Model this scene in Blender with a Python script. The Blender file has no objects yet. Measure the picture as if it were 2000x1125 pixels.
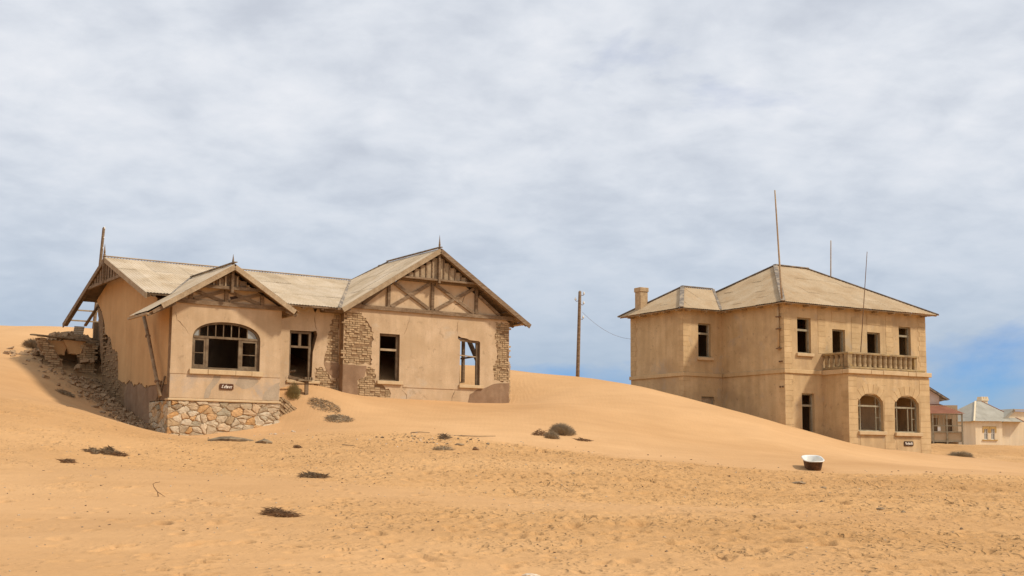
import bpy, bmesh, math, random
import numpy as np
from math import sin, cos, pi, radians, sqrt, atan2, hypot
from mathutils import Vector, Matrix
from mathutils.geometry import tessellate_polygon

random.seed(7)
rng = np.random.default_rng(11)
scene = bpy.context.scene
COL = scene.collection

# ------------------------------------------------------------------ camera
cam_data = bpy.data.cameras.new('camera')
cam = bpy.data.objects.new('camera', cam_data)
COL.objects.link(cam)
cam_data.sensor_width = 36.0
cam_data.lens = 43.2
cam_data.shift_y = 0.02705
cam_data.clip_end = 6000
TILT, ROLL = radians(6.5), 0.008
fw = Vector((0, cos(TILT), sin(TILT)))
rt = Vector((1, 0, 0))
up = rt.cross(fw)
r2 = rt * cos(ROLL) + up * sin(ROLL)
u2 = -rt * sin(ROLL) + up * cos(ROLL)
M = Matrix(((r2.x, u2.x, -fw.x, 0), (r2.y, u2.y, -fw.y, 0), (r2.z, u2.z, -fw.z, 0), (0, 0, 0, 1)))
M.translation = (0, 0, 1.6)
cam.matrix_world = M
scene.camera = cam

# ------------------------------------------------------------------ sky and sun
SUN_EL, SUN_AZ = radians(46), radians(104)      # azimuth from +Y towards +X
world = bpy.data.worlds.new('World')
scene.world = world
world.use_nodes = True
wn, wl = world.node_tree.nodes, world.node_tree.links
wn.clear()


def wnode(t, **kw):
    n = wn.new(t)
    for k, v in kw.items():
        setattr(n, k, v)
    return n


def wmath(op, a, b=None, clamp=False):
    n = wnode('ShaderNodeMath', operation=op, use_clamp=clamp)
    for i, v in enumerate((a, b)):
        if v is None:
            continue
        if isinstance(v, (int, float)):
            n.inputs[i].default_value = v
        else:
            wl.new(v, n.inputs[i])
    return n.outputs[0]


def wramp(fac, stops):
    n = wnode('ShaderNodeValToRGB')
    el = n.color_ramp.elements
    while len(el) < len(stops):
        el.new(0.5)
    for e, (p, c) in zip(el, stops):
        e.position = p
        e.color = (*c, 1) if len(c) == 3 else c
    wl.new(fac, n.inputs[0])
    return n.outputs[0]


def wmix(fac, a, b):
    n = wnode('ShaderNodeMix', data_type='RGBA')
    for i, v in ((0, fac), (6, a), (7, b)):
        if hasattr(v, 'links'):
            wl.new(v, n.inputs[i])
        else:
            n.inputs[i].default_value = v
    return n.outputs[2]


def wnoise(vec, scale, detail, rough, dist=0.0):
    n = wnode('ShaderNodeTexNoise')
    n.inputs['Scale'].default_value = scale
    n.inputs['Detail'].default_value = detail
    n.inputs['Roughness'].default_value = rough
    n.inputs['Distortion'].default_value = dist
    wl.new(vec, n.inputs['Vector'])
    return n.outputs['Fac']


sky = wnode('ShaderNodeTexSky', sky_type='NISHITA')
sky.sun_disc = False
sky.sun_elevation = SUN_EL
sky.sun_rotation = SUN_AZ
sky.air_density = 0.8
sky.dust_density = 0.0
sky.ozone_density = 5.0
tc = wnode('ShaderNodeTexCoord')
sep = wnode('ShaderNodeSeparateXYZ')
wl.new(tc.outputs['Generated'], sep.inputs[0])
zz = wmath('ADD', wmath('MAXIMUM', sep.outputs['Z'], 0.0), 0.26)
px = wmath('DIVIDE', sep.outputs['X'], zz)
py = wmath('DIVIDE', sep.outputs['Y'], zz)
cmb = wnode('ShaderNodeCombineXYZ')
wl.new(px, cmb.inputs[0])
wl.new(py, cmb.inputs[1])
cmb.inputs[2].default_value = 47.7
pl = cmb.outputs[0]
n_cov = wnoise(pl, 1.35, 7.0, 0.55, 0.35)
n_lum = wnoise(pl, 3.6, 9.0, 0.56, 0.25)
n_big = wnoise(pl, 0.8, 3.0, 0.5, 0.1)
n_fin = wnoise(pl, 16.0, 6.0, 0.5, 0.2)
n_mid = wnoise(pl, 7.0, 7.0, 0.55, 0.3)
lum = wmath('ADD', wmath('ADD', wmath('MULTIPLY', n_lum, 0.36), wmath('MULTIPLY', n_big, 0.18)), wmath('ADD', wmath('MULTIPLY', n_mid, 0.34), wmath('MULTIPLY', n_fin, 0.17)))
cloud = wramp(lum, [(0.40, (5.9, 6.3, 7.05)), (0.475, (6.65, 7.05, 7.75)), (0.55, (7.5, 7.85, 8.45)), (0.64, (8.4, 8.6, 9.05))])
# thinner cover low down, where one looks along under the deck's edge
low = wmath('SUBTRACT', 1.0, wmath('MULTIPLY', sep.outputs['Z'], 3.5), clamp=True)
cov = wmath('SUBTRACT', n_cov, wmath('MULTIPLY', wmath('POWER', low, 1.6), 0.24))
covf = wramp(cov, [(0.13, (0, 0, 0)), (0.32, (1, 1, 1))])
veil = wmath('ADD', wmath('MULTIPLY', covf, 0.80), 0.18)
skyb = wnode('ShaderNodeMix', data_type='RGBA', blend_type='MULTIPLY')
skyb.inputs[0].default_value = 1.0
wl.new(sky.outputs[0], skyb.inputs[6])
skyb.inputs[7].default_value = (0.42, 0.74, 1.12, 1)
# the deck's far edge is greyer and bluer than the cloud overhead
low2 = wmath('POWER', low, 1.7)
far_cl = wmix(wmath('MULTIPLY', low2, 1.25, True), cloud, (3.55, 4.7, 6.1, 1))
col = wmix(veil, skyb.outputs[2], far_cl)
bg = wnode('ShaderNodeBackground')
bg.inputs['Strength'].default_value = 0.1
wl.new(col, bg.inputs[0])
wo = wnode('ShaderNodeOutputWorld')
wl.new(bg.outputs[0], wo.inputs[0])

sun_data = bpy.data.lights.new('sun', 'SUN')
sun_data.energy = 3.5
sun_data.angle = radians(5)
sun_data.color = (1.0, 0.92, 0.79)
sun = bpy.data.objects.new('sun', sun_data)
COL.objects.link(sun)
sd = Vector((sin(SUN_AZ) * cos(SUN_EL), cos(SUN_AZ) * cos(SUN_EL), sin(SUN_EL)))
sun.rotation_euler = sd.to_track_quat('Z', 'Y').to_euler()
sun.location = (20, -10, 40)

vs = scene.view_settings
vs.view_transform = 'Standard'
vs.look = 'None'
vs.exposure = 0.0
vs.gamma = 1.0
vs.use_curve_mapping = False

# ------------------------------------------------------------------ materials
MATS = {}


def ramp_node(nt, fac, stops):
    n = nt.nodes.new('ShaderNodeValToRGB')
    el = n.color_ramp.elements
    while len(el) < len(stops):
        el.new(0.5)
    for e, (p, c) in zip(el, stops):
        e.position = p
        e.color = (*c, 1)
    nt.links.new(fac, n.inputs[0])
    return n.outputs[0]


def noise_node(nt, vec, scale, detail=6, rough=0.55, stretch=None, dist=0.0):
    if stretch:
        mp = nt.nodes.new('ShaderNodeMapping')
        mp.inputs['Scale'].default_value = stretch
        nt.links.new(vec, mp.inputs['Vector'])
        vec = mp.outputs[0]
    n = nt.nodes.new('ShaderNodeTexNoise')
    n.inputs['Scale'].default_value = scale
    n.inputs['Detail'].default_value = detail
    n.inputs['Roughness'].default_value = rough
    n.inputs['Distortion'].default_value = dist
    nt.links.new(vec, n.inputs['Vector'])
    return n.outputs['Fac']


def mul_col(nt, a, b, fac=1.0, blend='MULTIPLY'):
    n = nt.nodes.new('ShaderNodeMix')
    n.data_type = 'RGBA'
    n.blend_type = blend
    if hasattr(fac, 'links'):
        nt.links.new(fac, n.inputs[0])
    else:
        n.inputs[0].default_value = fac
    for i, v in ((6, a), (7, b)):
        if hasattr(v, 'links'):
            nt.links.new(v, n.inputs[i])
        else:
            n.inputs[i].default_value = (*v, 1)
    return n.outputs[2]


def new_mat(name):
    m = bpy.data.materials.new(name)
    m.use_nodes = True
    nt = m.node_tree
    b = nt.nodes['Principled BSDF']
    b.inputs['Specular IOR Level'].default_value = 0.2
    MATS[name] = m
    t = nt.nodes.new('ShaderNodeTexCoord')
    return m, nt, b, t


def add_bump(nt, b, hs, strength, dist):
    """hs: list of (height socket, weight)"""
    tot = None
    for h, w in hs:
        n = nt.nodes.new('ShaderNodeMath')
        n.operation = 'MULTIPLY'
        nt.links.new(h, n.inputs[0])
        n.inputs[1].default_value = w
        if tot is None:
            tot = n.outputs[0]
        else:
            a = nt.nodes.new('ShaderNodeMath')
            a.operation = 'ADD'
            nt.links.new(tot, a.inputs[0])
            nt.links.new(n.outputs[0], a.inputs[1])
            tot = a.outputs[0]
    bp = nt.nodes.new('ShaderNodeBump')
    bp.inputs['Strength'].default_value = strength
    bp.inputs['Distance'].default_value = dist
    nt.links.new(tot, bp.inputs['Height'])
    nt.links.new(bp.outputs[0], b.inputs['Normal'])


def mat(name, stops, scale=2.0, stretch=None, rough=0.9, fine=0.25, fscale=22, streak=0.0, bump=0.4, bdist=0.01, rnd=0.0, spec=0.2, patches=None, metal=0.0):
    m, nt, b, t = new_mat(name)
    v = t.outputs['Object']
    base = ramp_node(nt, noise_node(nt, v, scale, 7, 0.6, stretch), stops)
    f = noise_node(nt, v, fscale, 5, 0.65)
    base = mul_col(nt, base, ramp_node(nt, f, [(0.25, (1 - fine,) * 3), (0.75, (1 + fine * 0.4,) * 3)]))
    if streak:
        s = noise_node(nt, v, 1.0, 5, 0.6, (2.6, 2.6, 0.22))
        base = mul_col(nt, base, ramp_node(nt, s, [(0.3, (1 - streak, 1 - streak * 1.08, 1 - streak * 1.15)), (0.62, (1.05,) * 3)]))
    for (ps, p0, p1, pc, pf) in (patches or []):
        pn = noise_node(nt, v, ps, 6, 0.6, None, 0.4)
        pr = ramp_node(nt, pn, [(p0, (0, 0, 0)), (p1, (pf,) * 3)])
        base = mul_col(nt, base, pc, pr, 'MIX')
    if rnd:
        oi = nt.nodes.new('ShaderNodeObjectInfo')
        base = mul_col(nt, base, ramp_node(nt, oi.outputs['Random'], [(0.0, (1 - rnd, 1 - rnd * 1.05, 1 - rnd * 1.15)), (0.5, (1.0, 1.0, 1.0)), (1.0, (1 + rnd * 0.5,) * 3)]))
    nt.links.new(base, b.inputs['Base Color'])
    b.inputs['Roughness'].default_value = rough
    b.inputs['Specular IOR Level'].default_value = spec
    b.inputs['Metallic'].default_value = metal
    if bump:
        g = noise_node(nt, v, 6, 6, 0.6)
        add_bump(nt, b, [(f, 0.5), (g, 1.0)], bump, bdist)
    return m


PL = [(0.30, (0.505, 0.35, 0.205)), (0.50, (0.565, 0.40, 0.24)), (0.68, (0.61, 0.44, 0.275))]
mat('plaster', PL, 1.4, fine=0.14, streak=0.13, bump=0.5, patches=[(0.55, 0.48, 0.62, (0.45, 0.31, 0.175), 0.6), (0.9, 0.58, 0.70, (0.50, 0.41, 0.30), 0.6), (3.5, 0.61, 0.68, (0.34, 0.235, 0.135), 0.55)])
mat('plaster_lower', PL, 0.9, fine=0.12, streak=0.12, bump=0.4, patches=[(0.8, 0.50, 0.62, (0.40, 0.33, 0.26), 0.75), (1.6, 0.58, 0.66, (0.58, 0.36, 0.16), 0.5)])
mat('plaster_warm_shade', [(0.3, (0.50, 0.285, 0.122)), (0.5, (0.565, 0.33, 0.145)), (0.7, (0.61, 0.37, 0.168))], 0.7, fine=0.12, streak=0.08, bump=0.4)  # shaded-wall copy of the plaster, warm bounce light put into its colour
mat('plaster_two', [(0.3, (0.53, 0.36, 0.18)), (0.5, (0.595, 0.415, 0.218)), (0.7, (0.64, 0.455, 0.25))], 1.1, fine=0.16, streak=0.15, bump=0.5, patches=[(0.5, 0.48, 0.62, (0.40, 0.265, 0.14), 0.6), (0.9, 0.58, 0.70, (0.44, 0.345, 0.24), 0.6), (3.2, 0.61, 0.68, (0.30, 0.20, 0.11), 0.5)])
mat('quoin', [(0.3, (0.50, 0.335, 0.168)), (0.5, (0.57, 0.395, 0.205)), (0.7, (0.62, 0.44, 0.24))], 1.5, fine=0.12, streak=0.08, rnd=0.10)
mat('dado', [(0.3, (0.22, 0.13, 0.072)), (0.5, (0.275, 0.168, 0.096)), (0.7, (0.335, 0.215, 0.13))], 1.3, fine=0.14, streak=0.1, patches=[(1.1, 0.55, 0.7, (0.40, 0.26, 0.15), 0.6)])
mat('mortar', [(0.3, (0.20, 0.12, 0.06)), (0.5, (0.27, 0.165, 0.085)), (0.7, (0.36, 0.23, 0.12))], 5, fine=0.3, bump=0.8, bdist=0.02)
mat('brick', [(0.3, (0.37, 0.245, 0.13)), (0.5, (0.46, 0.315, 0.175)), (0.7, (0.54, 0.385, 0.22))], 4, fine=0.22, rnd=0.26, bump=0.7)
mat('brick_old', [(0.3, (0.25, 0.155, 0.08)), (0.5, (0.34, 0.22, 0.115)), (0.7, (0.44, 0.30, 0.165))], 4, fine=0.3, rnd=0.3, bump=0.9, bdist=0.02)
mat('grey_render', [(0.3, (0.37, 0.28, 0.19)), (0.5, (0.43, 0.335, 0.23)), (0.7, (0.50, 0.395, 0.275))], 1.6, fine=0.15, streak=0.1, bump=0.4)
mat('mortar_pale', [(0.3, (0.30, 0.20, 0.11)), (0.5, (0.40, 0.275, 0.155)), (0.7, (0.48, 0.34, 0.20))], 4, fine=0.3, bump=0.8, bdist=0.02)
mat('sill', [(0.3, (0.53, 0.37, 0.20)), (0.6, (0.62, 0.45, 0.26))], 2, fine=0.12, bump=0.35)
mat('timber', [(0.3, (0.16, 0.10, 0.055)), (0.5, (0.235, 0.155, 0.09)), (0.72, (0.33, 0.235, 0.15))], 3, (1, 1, 4), fine=0.35, fscale=14, bump=0.5, rnd=0.16)
mat('timber_pale', [(0.3, (0.33, 0.23, 0.135)), (0.5, (0.42, 0.305, 0.185)), (0.72, (0.50, 0.38, 0.24))], 3, None, fine=0.3, fscale=14, bump=0.5, rnd=0.14)
mat('frame', [(0.3, (0.13, 0.085, 0.048)), (0.5, (0.19, 0.13, 0.076)), (0.7, (0.27, 0.20, 0.125))], 4, None, fine=0.2, bump=0.3)
mat('frame_two', [(0.3, (0.25, 0.205, 0.13)), (0.5, (0.34, 0.285, 0.19)), (0.7, (0.42, 0.36, 0.25))], 4, None, fine=0.2, bump=0.3)
RI = [(0.28, (0.44, 0.32, 0.195)), (0.45, (0.53, 0.405, 0.265)), (0.60, (0.59, 0.465, 0.325)), (0.78, (0.64, 0.52, 0.385))]
mat('roof_iron', RI, 0.8, (1, 1, 1), rough=0.75, fine=0.2, fscale=9, bump=0.1, rnd=0.11, patches=[(1.7, 0.60, 0.72, (0.47, 0.29, 0.14), 0.4), (6, 0.64, 0.70, (0.30, 0.17, 0.08), 0.5)])
mat('roof_iron_two', [(0.28, (0.41, 0.275, 0.15)), (0.45, (0.47, 0.33, 0.19)), (0.60, (0.51, 0.375, 0.23)), (0.78, (0.57, 0.435, 0.28))], 0.8, (1, 1, 1), rough=0.75, fine=0.16, fscale=9, bump=0.1, rnd=0.06, patches=[(1.7, 0.60, 0.72, (0.47, 0.27, 0.115), 0.5)])
mat('flashing', [(0.3, (0.16, 0.125, 0.095)), (0.6, (0.27, 0.22, 0.17))], 3, fine=0.3, rough=0.7, patches=[(3, 0.5, 0.6, (0.45, 0.34, 0.22), 0.6)])
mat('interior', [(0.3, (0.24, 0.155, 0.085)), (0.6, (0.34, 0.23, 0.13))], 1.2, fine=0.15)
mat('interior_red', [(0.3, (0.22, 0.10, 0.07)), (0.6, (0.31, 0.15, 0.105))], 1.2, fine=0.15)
mat('rust', [(0.3, (0.12, 0.065, 0.035)), (0.6, (0.24, 0.14, 0.075))], 5, fine=0.3, rough=0.8)
mat('pipe', [(0.3, (0.20, 0.12, 0.065)), (0.5, (0.33, 0.225, 0.13)), (0.75, (0.46, 0.34, 0.21))], 3, fine=0.3)
mat('stone', [(0.25, (0.60, 0.60, 0.60)), (0.5, (1.0, 0.98, 0.95)), (0.75, (1.12, 1.1, 1.06))], 2.2, fine=0.28, fscale=11, bump=0.9, bdist=0.02)
# stones: each its own tint
m, nt = MATS['stone'], MATS['stone'].node_tree
oi = nt.nodes.new('ShaderNodeObjectInfo')
tint = ramp_node(nt, oi.outputs['Random'], [(0.0, (0.40, 0.30, 0.19)), (0.16, (0.55, 0.42, 0.27)), (0.32, (0.60, 0.47, 0.32)), (0.45, (0.58, 0.33, 0.135)), (0.58, (0.52, 0.40, 0.26)), (0.70, (0.64, 0.53, 0.38)), (0.82, (0.61, 0.36, 0.16)), (0.92, (0.36, 0.30, 0.20)), (1.0, (0.60, 0.50, 0.36))])
bs = nt.nodes['Principled BSDF']
old = bs.inputs['Base Color'].links[0].from_socket
nt.links.new(mul_col(nt, tint, old), bs.inputs['Base Color'])
mat('sign_brown', [(0.3, (0.085, 0.032, 0.014)), (0.7, (0.12, 0.048, 0.02))], 6, fine=0.1, rough=0.6, bump=0)
mat('sign_black', [(0.3, (0.05, 0.025, 0.012)), (0.7, (0.075, 0.038, 0.018))], 6, fine=0.1, rough=0.6, bump=0)
mat('sign_letter', [(0.3, (0.72, 0.64, 0.52)), (0.7, (0.80, 0.73, 0.62))], 6, fine=0.08, rough=0.6, bump=0)
mat('enamel', [(0.3, (0.70, 0.66, 0.56)), (0.6, (0.80, 0.77, 0.69))], 3, fine=0.1, rough=0.35, spec=0.5, bump=0.05)
mat('tub_iron', [(0.3, (0.05, 0.026, 0.014)), (0.5, (0.10, 0.05, 0.026)), (0.72, (0.22, 0.105, 0.05))], 5, fine=0.3, rough=0.7)
mat('twig', [(0.3, (0.20, 0.135, 0.078)), (0.6, (0.33, 0.23, 0.135))], 7, fine=0.2, bump=0)
mat('twig_red', [(0.3, (0.17, 0.098, 0.052)), (0.6, (0.30, 0.18, 0.095))], 7, fine=0.2, bump=0)
mat('twig_grey', [(0.3, (0.27, 0.20, 0.12)), (0.6, (0.43, 0.33, 0.21))], 7, fine=0.2, bump=0)
mat('grass_dry', [(0.3, (0.24, 0.18, 0.07)), (0.6, (0.38, 0.29, 0.12))], 7, fine=0.2, bump=0)
mat('driftwood', [(0.3, (0.14, 0.095, 0.055)), (0.5, (0.25, 0.18, 0.11)), (0.7, (0.40, 0.29, 0.17))], 4, None, fine=0.4, fscale=10, bump=0.8, bdist=0.02)
mat('rubble', [(0.3, (0.26, 0.165, 0.09)), (0.6, (0.40, 0.265, 0.15))], 3, fine=0.3, rnd=0.3, bump=0.8)
mat('pebble', [(0.3, (0.52, 0.39, 0.26)), (0.6, (0.68, 0.56, 0.42))], 3, fine=0.3, rnd=0.3, bump=0)
mat('pebble_dark', [(0.3, (0.10, 0.06, 0.035)), (0.6, (0.22, 0.14, 0.08))], 3, fine=0.3, bump=0)
mat('far_cream', [(0.3, (0.76, 0.60, 0.385)), (0.6, (0.80, 0.65, 0.44))], 0.5, fine=0.06, streak=0.08, bump=0.1)
mat('far_pink', [(0.3, (0.58, 0.42, 0.33)), (0.5, (0.66, 0.52, 0.42)), (0.7, (0.70, 0.58, 0.47))], 1.2, fine=0.15, bump=0.1)
mat('far_tan', [(0.3, (0.46, 0.33, 0.19)), (0.6, (0.56, 0.42, 0.26))], 0.8, fine=0.15, bump=0.1)
mat('far_grey_roof', [(0.3, (0.36, 0.32, 0.25)), (0.6, (0.45, 0.41, 0.33))], 0.7, fine=0.12, bump=0.1, rnd=0.06)
mat('far_red_roof', [(0.3, (0.24, 0.09, 0.05)), (0.6, (0.33, 0.14, 0.08))], 0.9, fine=0.2, bump=0.1, rnd=0.06)
mat('ochre', [(0.3, (0.42, 0.25, 0.08)), (0.6, (0.52, 0.33, 0.12))], 2, fine=0.1, bump=0.1)
mat('stucco_rail', [(0.3, (0.22, 0.15, 0.085)), (0.5, (0.36, 0.25, 0.13)), (0.72, (0.46, 0.33, 0.16))], 2.5, fine=0.3, bump=0.6, patches=[(3, 0.55, 0.65, (0.45, 0.30, 0.09), 0.5)])

m, nt, b, t = new_mat('glass_grey')
b.inputs['Base Color'].default_value = (0.30, 0.29, 0.25, 1)
b.inputs['Roughness'].default_value = 0.25
b.inputs['Specular IOR Level'].default_value = 0.5
m, nt, b, t = new_mat('glass')
b.inputs['Base Color'].default_value = (0.12, 0.08, 0.06, 1)
b.inputs['Roughness'].default_value = 0.35
b.inputs['Alpha'].default_value = 0.06

# sand: world coordinates, with a painted attribute for the trodden flat's grit and dent shade
m, nt, b, t = new_mat('sand')
geo = nt.nodes.new('ShaderNodeNewGeometry')
v = geo.outputs['Position']
base = ramp_node(nt, noise_node(nt, v, 0.12, 5, 0.55), [(0.3, (0.55, 0.316, 0.143)), (0.5, (0.58, 0.341, 0.160)), (0.7, (0.61, 0.366, 0.178))])
base = mul_col(nt, base, ramp_node(nt, noise_node(nt, v, 0.9, 6, 0.6, (0.6, 1.6, 1)), [(0.3, (0.94, 0.93, 0.92)), (0.7, (1.04, 1.04, 1.04))]))
fine_n = noise_node(nt, v, 34, 4, 0.7)
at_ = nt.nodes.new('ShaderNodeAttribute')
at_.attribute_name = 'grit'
grit = ramp_node(nt, noise_node(nt, v, 9, 8, 0.72), [(0.30, (0.74, 0.68, 0.59)), (0.44, (0.95, 0.92, 0.83)), (0.72, (1.03, 1.01, 0.93))])  # coarser grains, darkened further to paint the dents' shade into the colour
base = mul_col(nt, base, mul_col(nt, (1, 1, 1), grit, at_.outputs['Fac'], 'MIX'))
base = mul_col(nt, base, ramp_node(nt, noise_node(nt, v, 0.055, 4, 0.5, (1.0, 1.8, 1)), [(0.36, (0.86, 0.83, 0.79)), (0.62, (1.02, 1.02, 1.02))]))
dt_ = nt.nodes.new('ShaderNodeAttribute')
dt_.attribute_name = 'brick_dust'
base = mul_col(nt, base, ramp_node(nt, noise_node(nt, v, 3.5, 8, 0.7), [(0.35, (0.27, 0.165, 0.085)), (0.6, (0.46, 0.295, 0.15))]), dt_.outputs['Fac'], 'MIX')
base = mul_col(nt, base, ramp_node(nt, fine_n, [(0.3, (0.95,) * 3), (0.7, (1.04,) * 3)]))
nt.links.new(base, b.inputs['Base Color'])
b.inputs['Roughness'].default_value = 0.95
b.inputs['Specular IOR Level'].default_value = 0.1
wave = nt.nodes.new('ShaderNodeTexWave')
wave.wave_type = 'BANDS'
wave.bands_direction = 'X'
wave.inputs['Scale'].default_value = 1.6
wave.inputs['Distortion'].default_value = 5.0
wave.inputs['Detail'].default_value = 2.0
wave.inputs['Detail Scale'].default_value = 0.6
nt.links.new(v, wave.inputs['Vector'])
g1 = noise_node(nt, v, 5, 7, 0.65)
gm = nt.nodes.new('ShaderNodeMath')
gm.operation = 'MULTIPLY'
nt.links.new(g1, gm.inputs[0])
nt.links.new(at_.outputs['Fac'], gm.inputs[1])
# small pits and scuffs in the trodden flat
def pits(scale, r0, stretch, gate_scale, g0, g1):
    mp = nt.nodes.new('ShaderNodeMapping')
    mp.inputs['Scale'].default_value = stretch
    wob = nt.nodes.new('ShaderNodeVectorMath'); wob.operation = 'ADD'
    nz = nt.nodes.new('ShaderNodeTexNoise'); nz.inputs['Scale'].default_value = 3.0; nz.inputs['Detail'].default_value = 3
    nt.links.new(v, nz.inputs['Vector'])
    sc_ = nt.nodes.new('ShaderNodeVectorMath'); sc_.operation = 'SCALE'; sc_.inputs['Scale'].default_value = 0.28
    nt.links.new(nz.outputs['Color'], sc_.inputs[0])
    nt.links.new(v, wob.inputs[0]); nt.links.new(sc_.outputs[0], wob.inputs[1])
    nt.links.new(wob.outputs[0], mp.inputs['Vector'])
    vo = nt.nodes.new('ShaderNodeTexVoronoi')
    vo.voronoi_dimensions = '2D'
    vo.inputs['Scale'].default_value = scale
    nt.links.new(mp.outputs[0], vo.inputs['Vector'])
    hh = ramp_node(nt, vo.outputs['Distance'], [(0.0, (0, 0, 0)), (r0 * 0.55, (0.12,) * 3), (r0, (1, 1, 1))])
    gate = ramp_node(nt, noise_node(nt, v, gate_scale, 4, 0.6), [(g0, (0, 0, 0)), (g1, (1, 1, 1))])
    mm = nt.nodes.new('ShaderNodeMath'); mm.operation = 'MULTIPLY'
    nt.links.new(gate, mm.inputs[0]); nt.links.new(at_.outputs['Fac'], mm.inputs[1])
    iv = nt.nodes.new('ShaderNodeMath'); iv.operation = 'SUBTRACT'; iv.inputs[1].default_value = 1.0
    nt.links.new(hh, iv.inputs[0])
    m2 = nt.nodes.new('ShaderNodeMath'); m2.operation = 'MULTIPLY'
    nt.links.new(iv.outputs[0], m2.inputs[0]); nt.links.new(mm.outputs[0], m2.inputs[1])
    return m2.outputs[0]


p_a = pits(3.6, 0.34, (1.0, 0.8, 1), 0.5, 0.46, 0.62)
p_b = pits(8.0, 0.38, (0.9, 0.7, 1), 0.8, 0.45, 0.64)
add_bump(nt, b, [(fine_n, 0.12), (gm.outputs[0], 0.9), (wave.outputs['Fac'], 0.025), (p_a, 1.25), (p_b, 0.8)], 0.95, 0.06)

# ------------------------------------------------------------------ builders


def link(o, parent=None):
    COL.objects.link(o)
    if parent is not None:
        o.parent = parent
    return o


def tag(o, label=None, cat=None, group=None, kind=None):
    if label: o['label'] = label
    if cat: o['category'] = cat
    if group: o['group'] = group
    if kind: o['kind'] = kind
    return o


def empty(name, loc, rz=0.0):
    o = bpy.data.objects.new(name, None)
    o.location = loc
    o.rotation_euler = (0, 0, rz)
    o.empty_display_size = 0.5
    return link(o)


class MB:
    """collects shapes, links them as ONE mesh object"""

    def __init__(s, dz=0.0):
        s.v, s.f, s.dz = [], [], dz

    def add(s, vs_, fs):
        n = len(s.v)
        s.v += [tuple(p) for p in vs_]
        s.f += [tuple(i + n for i in f) for f in fs]
        return s

    def box(s, x0, x1, y0, y1, z0, z1):
        x0, x1 = sorted((x0, x1)); y0, y1 = sorted((y0, y1)); z0, z1 = sorted((z0, z1))
        return s.add([(x0, y0, z0), (x1, y0, z0), (x1, y1, z0), (x0, y1, z0), (x0, y0, z1), (x1, y0, z1), (x1, y1, z1), (x0, y1, z1)],
                     [(0, 3, 2, 1), (4, 5, 6, 7), (0, 1, 5, 4), (1, 2, 6, 5), (2, 3, 7, 6), (3, 0, 4, 7)])

    def beam(s, p, q, w, h, upv=(0, 0, 1), ext=0.0):
        p, q = Vector(p), Vector(q)
        d = (q - p).normalized()
        p = p - d * ext; q = q + d * ext
        a = d.cross(Vector(upv))
        if a.length < 1e-4:
            a = d.cross(Vector((0, 1, 0)))
        a.normalize()
        c = a.cross(d).normalized()
        vs_ = []
        for P in (p, q):
            for i, j in ((-1, -1), (1, -1), (1, 1), (-1, 1)):
                vs_.append(P + a * (w / 2 * i) + c * (h / 2 * j))
        return s.add(vs_, [(0, 3, 2, 1), (4, 5, 6, 7), (0, 1, 5, 4), (1, 2, 6, 5), (2, 3, 7, 6), (3, 0, 4, 7)])

    def tube(s, pts, rad, n=8, cap=True):
        pts = [Vector(p) for p in pts]
        if isinstance(rad, (int, float)):
            rad = [rad] * len(pts)
        rings = []
        for i, p in enumerate(pts):
            d = (pts[min(i + 1, len(pts) - 1)] - pts[max(i - 1, 0)]).normalized()
            a = d.cross(Vector((0.31, 0.2, 0.93)))
            if a.length < 0.05:
                a = d.cross(Vector((1, 0, 0)))
            a.normalize()
            c = d.cross(a)
            rings.append([p + (a * cos(2 * pi * k / n) + c * sin(2 * pi * k / n)) * rad[i] for k in range(n)])
        vs_ = [q for r in rings for q in r]
        fs = [(i * n + k, i * n + (k + 1) % n, (i + 1) * n + (k + 1) % n, (i + 1) * n + k) for i in range(len(pts) - 1) for k in range(n)]
        if cap:
            fs += [tuple(range(n))[::-1], tuple((len(pts) - 1) * n + k for k in range(n))]
        return s.add(vs_, fs)

    def lathe(s, prof, c=(0, 0, 0), n=12):
        """prof: list of (r, z)"""
        vs_ = [(c[0] + r * cos(2 * pi * k / n), c[1] + r * sin(2 * pi * k / n), c[2] + z) for r, z in prof for k in range(n)]
        fs = [(i * n + k, i * n + (k + 1) % n, (i + 1) * n + (k + 1) % n, (i + 1) * n + k) for i in range(len(prof) - 1) for k in range(n)]
        fs += [tuple(range(n))[::-1], tuple((len(prof) - 1) * n + k for k in range(n))]
        return s.add(vs_, fs)

    def plate(s, loops, mp, d0, d1):
        """polygon with holes (loops of (a,b)) extruded from depth d0 to d1; mp(a,b,d)->xyz"""
        tri = tessellate_polygon([[Vector((a, b_, 0)) for a, b_ in lp] for lp in loops])
        flat = [p for lp in loops for p in lp]
        n = len(flat)
        vs_ = [mp(a, b_, d0) for a, b_ in flat] + [mp(a, b_, d1) for a, b_ in flat]
        fs = [tuple(t_) for t_ in tri] + [tuple(i + n for i in reversed(t_)) for t_ in tri]
        k = 0
        for lp in loops:
            L = len(lp)
            for i in range(L):
                a, b_ = k + i, k + (i + 1) % L
                fs.append((a, b_, b_ + n, a + n))
            k += L
        return s.add(vs_, fs)

    def build(s, name, mname, parent=None, smooth=False, bevel=0.0, mesh_only=False, recalc=True):
        me = bpy.data.meshes.new(name)
        me.from_pydata([(x, y, z + s.dz) for x, y, z in s.v], [], s.f)
        if recalc or bevel:
            bm = bmesh.new()
            bm.from_mesh(me)
            if bevel:
                bmesh.ops.bevel(bm, geom=list(bm.edges), offset=bevel, segments=1, affect='EDGES', profile=0.5)
            bmesh.ops.recalc_face_normals(bm, faces=list(bm.faces))
            bm.to_mesh(me)
            bm.free()
        if smooth:
            me.shade_smooth()
        me.materials.append(MATS[mname])
        if mesh_only:
            return me
        return link(bpy.data.objects.new(name, me), parent)


def PT(t):      # wall plane across the front: a = along, b = height, d = inwards
    return lambda a, b_, d: (a, t + d, b_)


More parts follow.
